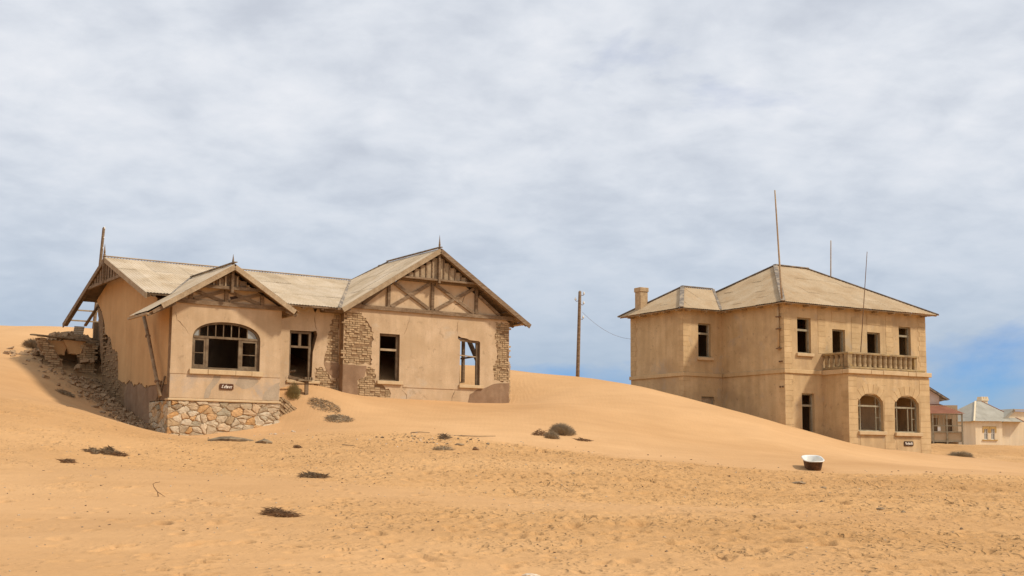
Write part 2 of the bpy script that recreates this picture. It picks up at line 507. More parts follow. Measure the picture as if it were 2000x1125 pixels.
def PS(s):      # side wall plane: a = back, b = height, d = inwards (to the right)
    return lambda a, b_, d: (s + d, a, b_)


def PSr(s):     # right side wall: d = inwards (to the left)
    return lambda a, b_, d: (s - d, a, b_)


def rect(a0, a1, b0, b1):
    return [(a0, b0), (a1, b0), (a1, b1), (a0, b1)]


def rough(poly, step=0.12, amp=0.03, seed=0):
    r = random.Random(seed)
    out = []
    for i, p in enumerate(poly):
        q = poly[(i + 1) % len(poly)]
        L = hypot(q[0] - p[0], q[1] - p[1])
        n = max(1, int(L / step))
        for k in range(n):
            f = k / n
            out.append((p[0] + (q[0] - p[0]) * f + (r.uniform(-amp, amp) if k else r.uniform(-amp, amp) * 0.3),
                        p[1] + (q[1] - p[1]) * f + (r.uniform(-amp, amp) if k else r.uniform(-amp, amp) * 0.3)))
    return out


def crack(pts, w=0.02, seed=0):
    """thin zigzag loop to be cut out of a plaster skin"""
    r = random.Random(seed)
    fine = []
    for p, q in zip(pts[:-1], pts[1:]):
        n = max(2, int(hypot(q[0] - p[0], q[1] - p[1]) / 0.14))
        fine += [(p[0] + (q[0] - p[0]) * k / n + r.uniform(-.022, .022), p[1] + (q[1] - p[1]) * k / n + r.uniform(-.022, .022)) for k in range(n)]
    fine.append(pts[-1])
    L, R = [], []
    for i, p in enumerate(fine):
        a, b_ = fine[max(i - 1, 0)], fine[min(i + 1, len(fine) - 1)]
        dx, dy = b_[0] - a[0], b_[1] - a[1]
        l = hypot(dx, dy) or 1
        ww = w * r.uniform(.35, 1.0) * (0.15 if i in (0, len(fine) - 1) else 1) / 2
        L.append((p[0] - dy / l * ww, p[1] + dx / l * ww))
        R.append((p[0] + dy / l * ww, p[1] - dx / l * ww))
    return L + R[::-1]


def inside(p, poly):
    x, y = p
    c = False
    for i in range(len(poly)):
        x1, y1 = poly[i]; x2, y2 = poly[i - 1]
        if (y1 > y) != (y2 > y) and x < (x2 - x1) * (y - y1) / (y2 - y1) + x1:
            c = not c
    return c


def arch(a0, a1, b0, spring, rise, n=14, power=2.0):
    """opening with an elliptical head"""
    c, r = (a0 + a1) / 2, (a1 - a0) / 2
    pts = [(a0, b0), (a1, b0)]
    for k in range(n + 1):
        th = pi * k / n
        cx, sx = cos(th), sin(th)
        pts.append((c + r * (abs(cx) ** (2 / power)) * (1 if cx >= 0 else -1), spring + rise * (sx ** (2 / power))))
    return pts


_bm = MB().box(-0.5, 0.5, -0.5, 0.5, -0.5, 0.5)
BRICK_MESH = _bm.build('brick', 'brick', mesh_only=True, bevel=0.06)
BRICK_OLD = _bm.build('brick', 'brick_old', mesh_only=True, bevel=0.09)


def lay_bricks(parent, poly, mp, dz, depth=0.0, course=0.098, length=0.265, seed=0, axis='T', miss=0.05, clip=None, mesh=None, jut=0.022):
    """single bricks in running bond over the area poly of a wall plane"""
    r = random.Random(seed)
    a0 = min(p[0] for p in poly); a1 = max(p[0] for p in poly)
    b0 = min(p[1] for p in poly); b1 = max(p[1] for p in poly)
    row, z = 0, b0 + course / 2
    n = 0
    while z < b1:
        a = a0 + (0.5 if row % 2 else 0.0) * length + r.uniform(-.02, .02)
        a -= length
        header = row % 2 == 1
        while a < a1 + length:
            L = length if r.random() > 0.25 else length * 0.5
            ca = a + L / 2
            jz = r.uniform(-.004, .004)
            if inside((ca, z), poly) and r.random() > miss and (clip is None or not any(inside((ca, z), c) for c in clip)):
                o = bpy.data.objects.new('brick', mesh or BRICK_MESH)
                dd = depth + r.uniform(-0.004, jut) + (r.random() < 0.12) * 0.035
                x, y, zz_ = mp(ca, z + jz, dd + 0.05)
                o.location = (x, y, zz_ + dz)
                th = 0.1
                sc = (L - 0.018, th, course - 0.020 + r.uniform(-.006, .004))
                if axis == 'T':
                    o.scale = sc
                    o.rotation_euler = (r.uniform(-.03, .03), r.uniform(-.03, .03), r.uniform(-.02, .02))
                else:
                    o.scale = (th, sc[0], sc[2])
                    o.rotation_euler = (r.uniform(-.03, .03), r.uniform(-.03, .03), r.uniform(-.02, .02))
                link(o, parent)
                n += 1
            a += L + 0.004
        z += course
        row += 1
    return n


def poly_range(poly):
    """for a convex polygon in (a,b): b-range at a given a"""
    def f(a):
        bs_ = []
        for i in range(len(poly)):
            p, q = poly[i], poly[(i + 1) % len(poly)]
            if abs(p[0] - q[0]) < 1e-9:
                if abs(a - p[0]) < 1e-6:
                    bs_ += [p[1], q[1]]
                continue
            t_ = (a - p[0]) / (q[0] - p[0])
            if -1e-6 <= t_ <= 1 + 1e-6:
                bs_.append(p[1] + (q[1] - p[1]) * t_)
        return (min(bs_), max(bs_)) if bs_ else (0, 0)
    return f


def sheets(parent, P0, A, B, a_range, brange, mname, dz=0.0, width=0.82, course=2.1, pitch=0.137, amp=0.013, seed=0, lift=0.02, skip=None, eave_jit=0.03, per=6):
    """corrugated iron: one object per sheet. P(a,b) = P0 + A a + B b, B runs down the slope"""
    r = random.Random(seed)
    P0, A, B = Vector(P0), Vector(A).normalized(), Vector(B).normalized()
    N = A.cross(B).normalized()
    if N.z < 0:
        N = -N
    a = a_range[0]
    col = 0
    while a < a_range[1] - 1e-6:
        ae = min(a + width, a_range[1])
        if a_range[1] - ae < 0.15:
            ae = a_range[1]
        n = max(3, int((ae - a) / pitch * per))
        samp = [a + (ae - a) * k / n for k in range(n + 1)]
        rngs = [brange(x) for x in samp]
        bmax = max(x[1] for x in rngs)
        off = r.uniform(0, 0.0)
        k = 0
        b_lo = min(x[0] for x in rngs)
        while b_lo + k * course < bmax - 0.02:
            c0 = b_lo + k * course
            c1 = c0 + course
            if bmax - c1 < 0.35:
                c1 = bmax
            last = c1 >= bmax - 1e-6
            jit = r.uniform(-eave_jit, eave_jit) if last else r.uniform(-.02, .02)
            hoff = lift + r.uniform(-.005, .005)
            up_ = r.uniform(0.004, 0.011)
            vs_, ok = [], False
            for x, (b0, b1) in zip(samp, rngs):
                lo = min(max(b0, c0 - 0.08 if k else b0), b1)
                hi = max(min(b1, c1), lo)
                if hi - lo > 0.01:
                    ok = True
                if hi >= b1 - 1e-6 and last:
                    hi += jit
                hh = amp * sin(2 * pi * x / pitch)
                vs_.append(P0 + A * x + B * lo + N * (hoff + hh))
                vs_.append(P0 + A * x + B * hi + N * (hoff + hh + up_))
            if ok and not (skip and skip((a + ae) / 2, (c0 + c1) / 2)):
                mb = MB(dz)
                # keep only columns with some length
                fs = []
                for i in range(n):
                    if (vs_[2 * i] - vs_[2 * i + 1]).length > 0.004 or (vs_[2 * i + 2] - vs_[2 * i + 3]).length > 0.004:
                        fs.append((2 * i, 2 * i + 1, 2 * i + 3, 2 * i + 2))
                mb.add(vs_, fs)
                o = mb.build('roof_sheet', mname, parent, smooth=True, recalc=False)
            if last:
                break
            k += 1
        a = ae
        col += 1


def letters(text, x0, z0, size, mp, dz, parent, mname, total=None):
    """broad-nib blackletter strokes; each glyph a mesh of its own"""
    G = {
        'L': (0.66, [[(0.50, 0.86), (0.38, 1.0), (0.27, 0.92), (0.24, 0.4), (0.06, 0.08)], [(0.0, 0.06), (0.2, 0.12), (0.42, 0.02), (0.58, 0.14)]]),
        'e': (0.40, [[(0.08, 0.52), (0.08, 0.12), (0.2, 0.0), (0.34, 0.1)], [(0.08, 0.52), (0.22, 0.64), (0.32, 0.5), (0.1, 0.34)]]),
        'h': (0.44, [[(0.30, 0.96), (0.16, 1.02), (0.07, 0.9), (0.07, 0.02)], [(0.07, 0.5), (0.22, 0.64), (0.35, 0.52), (0.35, 0.1), (0.24, -0.12)]]),
        'r': (0.38, [[(0.0, 0.58), (0.09, 0.62), (0.09, 0.06), (0.16, 0.0)], [(0.09, 0.48), (0.23, 0.64), (0.34, 0.54)]]),
        'A': (0.74, [[(0.02, 0.72), (0.16, 0.96), (0.28, 0.8), (0.24, 0.3), (0.02, 0.06)], [(0.28, 0.84), (0.48, 0.98), (0.54, 0.8), (0.54, 0.1), (0.66, 0.0)], [(0.24, 0.44), (0.54, 0.44)]]),
        'c': (0.36, [[(0.30, 0.56), (0.18, 0.64), (0.07, 0.5), (0.07, 0.12), (0.18, 0.0), (0.30, 0.1)]]),
        'i': (0.26, [[(0.02, 0.58), (0.1, 0.62), (0.1, 0.08), (0.2, 0.0)], [(0.08, 0.82), (0.16, 0.9)]]),
        't': (0.32, [[(0.12, 0.86), (0.12, 0.1), (0.24, 0.0)], [(0.0, 0.6), (0.26, 0.62)]]),
        'k': (0.42, [[(0.07, 1.0), (0.07, 0.02)], [(0.07, 0.92), (0.24, 1.0), (0.26, 0.72), (0.08, 0.52)], [(0.12, 0.5), (0.36, 0.02)]]),
    }
    wtot = sum(G[c][0] for c in text)
    k = size if total is None else total / wtot
    kz = size
    x = x0
    pen = (0.085, 0.06)
    for c in text:
        adv, strokes = G[c]
        mb = MB(dz)
        for j, st in enumerate(strokes):
            for i, (p, q) in enumerate(zip(st[:-1], st[1:])):
                A4 = [(p[0] - pen[0], p[1] - pen[1]), (p[0] + pen[0], p[1] + pen[1]), (q[0] + pen[0], q[1] + pen[1]), (q[0] - pen[0], q[1] - pen[1])]
                pts = [(x + a * k, z0 + b_ * kz) for a, b_ in A4]
                d = -0.004 - 0.0006 * i - 0.0017 * j
                v8 = [mp(a, b_, d) for a, b_ in pts] + [mp(a, b_, 0.0) for a, b_ in pts]
                mb.add(v8, [(0, 1, 2, 3), (7, 6, 5, 4), (0, 4, 5, 1), (1, 5, 6, 2), (2, 6, 7, 3), (3, 7, 4, 0)])
        mb.build('letter', mname, parent)
        x += adv * k

# ------------------------------------------------------------------ terrain: one sheet of sand
CTRL = np.array([
(-8.86,15.50,0.05),(-6.32,15.50,0.07),(-3.78,15.50,0.09),(0.03,15.50,0.12),(3.83,15.50,0.15),(6.37,15.50,0.17),(8.92,15.50,0.19),(-9.85,24.00,0.44),
(-4.91,24.00,0.38),(0.03,25.00,0.42),(5.28,25.50,0.44),(10.53,25.50,0.43),(-12.82,24.00,0.52),(13.95,26.00,0.43),(-13.19,32.00,1.10),(-7.90,32.00,0.95),
(-2.69,33.00,0.90),(2.84,34.00,0.79),(8.96,36.00,0.71),(14.90,36.00,0.61),(-16.78,40.50,2.47),(-22.12,41.00,2.95),(-12.88,39.00,1.66),(-9.07,40.00,1.45),
(-5.05,41.00,1.56),(-0.81,41.00,1.46),(4.28,41.00,1.21),(10.58,42.50,0.95),(16.73,42.50,0.90),(22.60,42.00,0.83),(-13.07,47.20,2.22),(-11.10,48.00,2.18),
(-8.91,49.00,2.44),(-6.06,49.00,2.60),(-1.97,48.50,2.38),(1.63,48.00,2.09),(3.89,46.50,1.65),(7.66,46.00,1.38),(11.34,45.50,1.19),(15.93,48.00,1.25),
(19.89,48.00,1.05),(-19.32,46.50,3.66),(-25.44,47.00,4.32),(-17.89,46.80,3.63),(-16.58,47.00,3.27),(-15.16,47.50,2.89),(-13.99,47.60,2.51),(-11.89,49.60,2.32),
(-10.54,51.00,2.53),(-9.61,51.90,2.68),(-9.66,53.00,3.38),(-7.71,56.00,4.37),(-5.90,57.00,4.36),(-4.09,58.30,4.32),(-2.20,59.60,4.27),(-0.22,60.80,4.29),
(-6.58,53.00,3.52),(-3.27,53.00,3.22),(0.04,54.00,3.27),(0.03,60.50,4.28),(-2.64,67.00,6.61),(-1.94,67.00,6.42),(-1.09,66.50,6.22),(0.30,66.00,6.06),
(1.69,66.50,6.02),(3.63,66.50,5.93),(5.53,66.00,5.64),(6.63,66.00,5.42),(8.69,65.00,4.84),(10.60,63.50,4.23),(12.51,62.50,3.66),(13.95,62.00,3.22),
(15.48,62.00,2.80),(17.10,62.30,2.40),(19.68,64.00,2.10),(22.51,66.50,1.86),(25.03,67.00,1.63),(27.79,67.00,1.41),(33.33,67.00,1.18),(2.40,57.00,3.98),
(5.85,56.00,3.15),(9.17,55.00,2.47),(12.35,54.00,1.92),(16.28,56.00,1.66),(20.46,58.00,1.45),(24.05,58.00,1.24),(1.28,50.00,2.44),(-15.95,50.00,2.88),
(-17.43,50.00,3.38),(-14.66,49.90,2.45),(-18.71,49.50,3.76),(-15.74,51.50,2.84),(-17.14,54.00,3.47),(-18.84,57.00,4.40),(-19.74,58.50,5.37),(-20.73,58.50,5.75),
(-20.15,55.00,4.97),(-18.32,52.50,3.84),(-19.68,52.00,4.24),(-22.36,57.00,5.92),(-22.17,59.00,6.32),(-24.90,62.00,7.59),(-27.22,65.00,8.23),(-24.26,63.00,7.93),
(-23.21,63.00,7.92),(-31.32,65.00,8.52),(-38.74,66.00,8.99),(-23.37,56.00,5.83),(-28.56,57.00,6.11),(3.50,72.00,5.00),(7.00,80.00,3.50),(-3.00,75.00,5.20),
(-8.00,72.00,6.00),(-13.00,70.00,7.20),(-20.00,70.00,8.20),(-28.00,72.00,8.50),(-40.00,70.00,8.50),(12.00,66.50,3.20),(16.00,66.00,2.30),(20.00,70.00,1.80),
(28.00,76.00,1.30),(32.00,85.00,1.50),(38.00,95.00,2.20),(38.50,108.00,2.85),(45.00,112.00,2.75),(50.00,125.00,2.80),(56.00,135.00,2.60),(65.00,130.00,2.40),
(40.00,72.00,1.00),(50.00,80.00,1.00),(0.00,5.00,-0.10),(-8.00,6.00,-0.10),(8.00,6.00,-0.10),(-15.00,14.00,0.10),(15.00,14.00,0.00),(0.00,-20.00,-0.50),
(-40.00,-10.00,0.00),(40.00,-10.00,-0.50),(-40.00,30.00,2.00),(40.00,30.00,0.30),(-60.00,60.00,7.00),(70.00,60.00,0.80),(0.00,110.00,2.00),(-40.00,110.00,5.00),
(-90.00,90.00,5.00),(90.00,100.00,1.50),(0.00,160.00,1.50),(80.00,160.00,2.00),(-80.00,160.00,3.00),(40.00,160.00,2.40),(-100.00,0.00,1.00),(100.00,0.00,0.00),
(0.00,-80.00,-0.50),(-6.00,62.00,4.60),(-9.00,61.00,4.40),(-12.00,62.00,5.00),(-9.30,54.21,4.70),(-10.38,53.48,4.72),(-8.17,54.85,4.52),(-8.80,53.46,4.22),
(-9.57,52.46,3.82),(-10.40,56.01,4.72),(-9.40,51.49,2.67),(-8.30,52.36,3.52),(-6.75,58.47,4.72),(-3.02,60.98,4.82)
])


def tps_fit(C, lam=0.02):
    n = len(C)
    xy = C[:, :2]
    d = np.hypot(*(xy[:, None] - xy[None]).transpose(2, 0, 1))
    K = np.where(d > 0, d * d * np.log(np.maximum(d, 1e-9)), 0) + np.eye(n) * lam * n
    Pm = np.c_[np.ones(n), xy]
    A = np.zeros((n + 3, n + 3))
    A[:n, :n] = K; A[:n, n:] = Pm; A[n:, :n] = Pm.T
    return np.linalg.solve(A, np.r_[C[:, 2], 0, 0, 0])


TW = tps_fit(CTRL)


def hgt(x, y):
    x = np.asarray(x, float); y = np.asarray(y, float)
    r = TW[-3] + TW[-2] * x + TW[-1] * y
    for i in range(len(CTRL)):
        d2 = (x - CTRL[i, 0]) ** 2 + (y - CTRL[i, 1]) ** 2
        r = r + TW[i] * 0.5 * d2 * np.log(np.maximum(d2, 1e-12))
    return r


LAT = rng.random((256, 256))


def vnoise(x, y):
    xi = np.floor(x).astype(int); yi = np.floor(y).astype(int)
    fx, fy = x - xi, y - yi
    fx = fx * fx * (3 - 2 * fx); fy = fy * fy * (3 - 2 * fy)
    g = lambda a, b_: LAT[a % 256, b_ % 256]
    return (g(xi, yi) * (1 - fx) + g(xi + 1, yi) * fx) * (1 - fy) + (g(xi, yi + 1) * (1 - fx) + g(xi + 1, yi + 1) * fx) * fy - 0.5


TOE_X = np.array([-60, -20, -13.2, -10, -6, -2, 2, 4, 8, 12, 16, 20, 60.])
TOE_Y = np.array([47, 46.5, 46.8, 48.5, 49.5, 48.6, 47.0, 45.5, 45.0, 44.6, 46.0, 47.0, 47.])


def seg(*parts):
    out = [np.arange(a, b_, st) for a, b_, st in parts]
    return np.concatenate(out)


xs_ = seg((-1500, -300, 120), (-300, -80, 14), (-80, -36, 1.6), (-36, -23, 0.35), (-23, -9, 0.075), (-9, 9, 0.05), (9, 23, 0.075), (23, 36, 0.35), (36, 80, 1.2), (80, 300, 14), (300, 1501, 120))
ys_ = seg((-1500, -200, 130), (-200, -20, 14), (-20, 8, 1.2), (8, 13.5, 0.25), (13.5, 30, 0.045), (30, 50, 0.07), (50, 70, 0.2), (70, 130, 0.7), (130, 300, 8), (300, 1501, 120))
GX, GY = np.meshgrid(xs_, ys_)
# coarse spline, then bilinear up-sampling keeps the script quick
cx = np.unique(np.concatenate([seg((-1500, -300, 120), (-300, -80, 14), (-80, -30, 1.6)), np.arange(-30, 30.01, 0.5), seg((30, 80, 1.2), (80, 300, 14), (300, 1560, 120))]))
cy = np.unique(np.concatenate([seg((-1500, -200, 130), (-200, -20, 14), (-20, 8, 1.2)), np.arange(8, 80, 0.5), seg((80, 130, 0.9), (130, 300, 8), (300, 1560, 120))]))
CX, CY = np.meshgrid(cx, cy)
CZ = hgt(CX, CY)
# far out the spline is let go and the desert lies flat, below the eye
rad = np.hypot(CX, CY - 60)
k = np.clip((rad - 95) / 80, 0, 1)
k = k * k * (3 - 2 * k)
CZ = CZ * (1 - k) + 1.2 * k


def samp(x, y):
    x = np.asarray(x, float); y = np.asarray(y, float)
    i = np.clip(np.searchsorted(cx, x) - 1, 0, len(cx) - 2)
    j = np.clip(np.searchsorted(cy, y) - 1, 0, len(cy) - 2)
    fx = (x - cx[i]) / (cx[i + 1] - cx[i]); fy = (y - cy[j]) / (cy[j + 1] - cy[j])
    return (CZ[j, i] * (1 - fx) + CZ[j, i + 1] * fx) * (1 - fy) + (CZ[j + 1, i] * (1 - fx) + CZ[j + 1, i + 1] * fx) * fy


GZ = samp(GX, GY)
toe = np.interp(GX, TOE_X, TOE_Y) + vnoise(GX * 0.5, GY * 0.5) * 1.2
tramp = np.clip((toe - GY) / 1.2, 0, 1) * np.clip((GY - 6) / 4, 0, 1) * np.clip((40 - np.abs(GX)) / 8, 0, 1)
# the left rise is smoother; the mid band right of centre is the most trodden
dens = np.clip(0.45 + 0.55 * np.clip((GX + 7) / 7, 0, 1) + 0.5 * vnoise(GX * 0.12 + 9, GY * 0.12), 0.15, 1.0)
# smooth tongue of drifted sand crossing the foreground
tongue_y = 30.0 - 0.42 * (GX + 6)
tongue = np.exp(-((GY - tongue_y) / 2.2) ** 2) * np.clip((GX + 14) / 4, 0, 1) * np.clip((12 - GX) / 8, 0, 1)
dens = dens * (1 - 0.75 * tongue)
dens = dens * np.clip(0.35 + 0.65 * np.clip((GY - 15 + 0.9 * (GX - 1)) / 9, 0, 1), 0, 1)   # the near left is freshly drifted
near = np.clip((110 - GY) / 40, 0, 1)
GZ += vnoise(GX * 0.22, GY * 0.22) * 0.16 * near + vnoise(GX * 0.6 + 3, GY * 0.6) * 0.06 * near
GZ += tongue * 0.10
amp_s = tramp * dens
GZ += amp_s * (vnoise(GX * 1.7, GY * 1.7) * 0.07 + vnoise(GX * 3.6 + 40, GY * 3.6) * 0.045 + vnoise(GX * 7.5 + 11, GY * 7.5) * 0.03)
GZ += (1 - tramp) * near * vnoise(GX * 1.1 + 5, GY * 0.9) * 0.025
# footprints and scuffs
NF = 7500
fx_ = rng.uniform(-22, 22, NF); fy_ = 14 + 34 * rng.random(NF) ** 0.85
for q in range(NF):
    X, Y = fx_[q], fy_[q]
    if Y > np.interp(X, TOE_X, TOE_Y) - 0.4 or abs(X) > Y * 0.55 + 3:
        continue
    d_ = min(1.0, 0.35 + 0.65 * min(1, max(0, (X + 7) / 7)))
    tq = math.exp(-((Y - (30 - 0.42 * (X + 6))) / 2.0) ** 2) if -12 < X < 10 else 0
    if rng.random() > d_ * (1 - 0.85 * tq):
        continue
    rx = rng.uniform(0.045, 0.15); ry = rx * rng.uniform(0.8, 1.9)
    th = rng.uniform(-0.9, 0.9)
    dep = rx * rng.uniform(0.25, 0.55)
    R = 2.1 * max(rx, ry)
    i0, i1 = np.searchsorted(xs_, (X - R, X + R)); j0, j1 = np.searchsorted(ys_, (Y - R, Y + R))
    ax = GX[j0:j1, i0:i1] - X; ay = GY[j0:j1, i0:i1] - Y
    u_ = (ax * cos(th) + ay * sin(th)) / rx; w_ = (-ax * sin(th) + ay * cos(th)) / ry
    d2 = u_ * u_ + w_ * w_
    GZ[j0:j1, i0:i1] += dep * (-np.exp(-(d2 * 0.9) ** 2) + 0.42 * np.exp(-((np.sqrt(d2) - 1.35) / 0.35) ** 2))
# a few walking trails: paired footprints
def footprint(X, Y, th, rx, ry, dep):
    R = 2.2 * max(rx, ry)
    i0, i1 = np.searchsorted(xs_, (X - R, X + R)); j0, j1 = np.searchsorted(ys_, (Y - R, Y + R))
    ax = GX[j0:j1, i0:i1] - X; ay = GY[j0:j1, i0:i1] - Y
    u_ = (ax * cos(th) + ay * sin(th)) / rx; w_ = (-ax * sin(th) + ay * cos(th)) / ry
    d2 = u_ * u_ + w_ * w_
    GZ[j0:j1, i0:i1] += dep * (-np.exp(-(d2 * 0.9) ** 2) + 0.4 * np.exp(-((np.sqrt(d2) - 1.35) / 0.35) ** 2))


for (p, q, w_) in (((-1, 15), (9, 44), 1.2), ((6, 15), (-2, 45), 1.0), ((-3, 22), (14, 30), 1.5), ((3, 17), (12, 38), 1.0), ((-6, 40), (12, 41), 1.2), ((9, 18), (4, 43), 1.3)):
    L_ = hypot(q[0] - p[0], q[1] - p[1])
    dx_, dy_ = (q[0] - p[0]) / L_, (q[1] - p[1]) / L_
    th_ = atan2(dy_, dx_) - pi / 2
    for k_ in range(int(L_ / 0.68)):
        f = k_ * 0.68 + rng.uniform(-.08, .08)
        wob = math.sin(k_ * 0.21 + p[0]) * w_
        sd_ = 0.11 if k_ % 2 else -0.11
        footprint(p[0] + dx_ * f + (-dy_) * (wob + sd_), p[1] + dy_ * f + dx_ * (wob + sd_), th_ + rng.uniform(-.2, .2), 0.062, 0.145, rng.uniform(0.03, 0.055))
# wind ripples where the drift leans on the right corner of the gabled wing
rip = np.exp(-((GX + 1.0) / 2.2) ** 2 - ((GY - 62.5) / 2.2) ** 2)
GZ += rip * 0.009 * np.sin((GX * 0.95 + GY * 0.15 + vnoise(GX, GY * 0.6) * 0.8) * 24)
far_m = np.clip((GX - 24) / 4, 0, 1) * np.clip((GY - 72) / 6, 0, 1) * np.clip((140 - GY) / 6, 0, 1)
GZ += far_m * (vnoise(GX * 0.5, GY * 0.5) * 0.3 + vnoise(GX * 1.3 + 7, GY * 0.9) * 0.18)
tramp = np.maximum(tramp, far_m * 0.9)
ny, nx = GX.shape
me = bpy.data.meshes.new('sand')
co = np.stack([GX, GY, GZ], -1).reshape(-1, 3).astype(np.float32)
idx = np.arange(nx * ny).reshape(ny, nx)
quads = np.stack([idx[:-1, :-1], idx[:-1, 1:], idx[1:, 1:], idx[1:, :-1]], -1).reshape(-1, 4)
me.vertices.add(len(co)); me.vertices.foreach_set('co', co.ravel())
me.loops.add(quads.size); me.loops.foreach_set('vertex_index', quads.ravel().astype(np.int32))
me.polygons.add(len(quads))
me.polygons.foreach_set('loop_start', (np.arange(len(quads)) * 4).astype(np.int32))
me.polygons.foreach_set('use_smooth', np.ones(len(quads), bool))
me.update(calc_edges=True)
atr = me.attributes.new('grit', 'FLOAT', 'POINT')  # drives grit bumps and the dent shade painted into the sand
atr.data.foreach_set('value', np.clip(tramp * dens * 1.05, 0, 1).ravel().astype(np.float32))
# brick dust and crumbled plaster worked into the sand along the collapsed side wall
_ls = (GX + 13.631) * cos(radians(34)) + (GY - 49.0) * sin(radians(34))
_lt = -(GX + 13.631) * sin(radians(34)) + (GY - 49.0) * cos(radians(34))
dust = np.clip((_ls + 0.9 + 0.24 * _lt + vnoise(GX * 1.3, GY * 1.3) * 1.6) / 1.6, 0, 1) * np.clip((0.3 - _ls) / 0.2, 0, 1) * np.clip((_lt - 0.6) / 1.5, 0, 1) * np.clip((13.5 - _lt) / 2, 0, 1)
atd = me.attributes.new('brick_dust', 'FLOAT', 'POINT')
atd.data.foreach_set('value', (dust * 0.75).ravel().astype(np.float32))
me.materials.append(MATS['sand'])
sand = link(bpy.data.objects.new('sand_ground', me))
tag(sand, 'golden drifted desert sand with dunes and trodden flat', 'ground', kind='structure')


def gz(x, y):
    """height of the finished ground"""
    i = min(max(int(np.searchsorted(xs_, x)) - 1, 0), nx - 2); j = min(max(int(np.searchsorted(ys_, y)) - 1, 0), ny - 2)
    fx = (x - xs_[i]) / (xs_[i + 1] - xs_[i]); fy = (y - ys_[j]) / (ys_[j + 1] - ys_[j])
    return float((GZ[j, i] * (1 - fx) + GZ[j, i + 1] * fx) * (1 - fy) + (GZ[j + 1, i] * (1 - fx) + GZ[j + 1, i + 1] * fx) * fy)


# ------------------------------------------------------------------ house one: long low gabled house on the left
DZ = 1.9
A1 = radians(34)
O1 = Vector((-13.631, 49.0, 3.72))
H1 = empty('gabled_house', O1 - Vector((0, 0, DZ)), A1)
tag(H1, 'long low abandoned house with three gables and peeling tan plaster, half buried on the left', 'house')


def loc1(s, t, z):     # house-one coordinates to world
    return Vector((O1.x + cos(A1) * s - sin(A1) * t, O1.y + sin(A1) * s + cos(A1) * t, O1.z + z))


def B1():
    return MB(DZ)


TH = 0.34
SK = 0.03     # plaster skin thickness
# --- bay front
win_arch = arch(0.87, 3.78, 1.27, 2.52, 0.72, 18, 2.25)
bay_out = [(0, 0.06), (4.7, 0.06), (4.7, 3.98), (2.33, 5.30), (0, 4.0)]
cr = [crack([(0.12, 3.55), (0.2, 3.2), (0.42, 3.05), (0.75, 2.62)], 0.025, 1),
      crack([(2.95, 0.52), (3.2, 0.5), (3.35, 0.3), (3.62, 0.26), (3.75, 0.46), (3.95, 0.52), (4.02, 0.36)], 0.03, 2),
      crack([(2.2, 3.30), (2.22, 3.62)], 0.012, 3), crack([(1.98, 0.5), (1.99, 0.9)], 0.012, 4), crack([(3.0, 0.2), (3.5, 0.18), (4.0, 0.2)], 0.015, 5)]
skin = B1().plate([bay_out, win_arch] + cr, PT(0.0), 0.0, SK).build('front_wall', 'plaster', H1)
core = B1().plate([bay_out, win_arch], PT(0.0), SK + 0.001, TH).build('wall_core', 'mortar', H1)
# lower apron below the sill band, more weathered
B1().plate([rect(0.002, 4.698, 0.09, 1.05)], PT(-0.012), 0.0, 0.011).build('wall_apron', 'plaster_lower', H1)
B1().box(-0.02, 4.72, -0.03, 0.0, 1.052, 1.235).build('sill_band', 'plaster', H1)
for sd_, pg in ((611, [(3.95, 0.1), (4.69, 0.1), (4.69, 0.86), (4.5, 0.80), (4.25, 0.55), (4.02, 0.42)]), (612, [(1.42, 0.1), (1.62, 0.1), (1.72, 0.42), (1.98, 0.74), (2.1, 1.03), (1.84, 1.03), (1.72, 0.78), (1.5, 0.45)]), (613, [(2.75, 0.70), (3.05, 0.52), (3.5, 0.62), (3.75, 0.85), (3.6, 1.02), (2.9, 1.02)])):
    B1().plate([rough(pg, 0.12, 0.03, sd_)], PT(-0.016), 0.0, 0.0035).build('render_patch', 'grey_render', H1)
for k_, (a, b_) in enumerate(((0.76, 1.52), (1.535, 2.7), (2.708, 3.4), (3.408, 3.89))):
    B1().box(a, b_, -0.12, -0.031, 1.06 + random.uniform(-.01, .012), 1.27 + random.uniform(-.012, .0)).build('sill', 'sill', H1, bevel=0.012)
B1().box(-0.07, 4.77, -0.07, 0.34, -0.03, 0.058).build('ledge', 'sill', H1, bevel=0.015)
# side walls of the bay and the long gable side
side_poly = [(0.345, 0.0), (2.4, 0.0), (2.4, -1.6), (9.4, -1.6), (9.55, 0.9), (9.75, 1.9), (9.65, 2.6), (9.9, 3.2), (9.85, 3.8), (10.2, 4.4), (10.9, 4.9), (11.1, 5.1), (7.6, 6.38), (2.0, 4.28), (1.95, 4.02), (0.345, 4.02)]
side_ragged = side_poly[:3] + [(9.3, -1.6)] + rough(side_poly[4:12], 0.14, 0.07, 5)[:-3] + side_poly[12:]
brick_side = [(9.8, 3.4), (8.6, 3.25), (8.3, 2.6), (7.4, 2.35), (7.15, 1.2), (6.6, 0.95), (6.4, 0.3), (9.4, 0.3), (9.72, 1.9), (9.6, 2.6)]
patch_side = rough(brick_side[:7], 0.16, 0.06, 9)[:-4]
dado_side = [(0.36, 0.07), (0.36, 0.55), (1.6, 0.62), (2.6, 0.78), (3.4, 0.66), (4.2, 0.9), (5.0, 0.8), (5.6, 1.05), (6.2, 0.9), (6.3, -1.5), (2.42, -1.5), (2.42, 0.07)]
crs = [crack([(6.3, 4.9), (6.1, 4.4), (6.2, 3.6), (6.0, 2.9), (6.05, 1.6)], 0.022, 11), crack([(4.1, 5.0), (3.95, 4.4), (4.2, 3.9)], 0.03, 12),
       crack([(8.6, 4.6), (8.65, 3.8)], 0.03, 14)]
low_edge = []
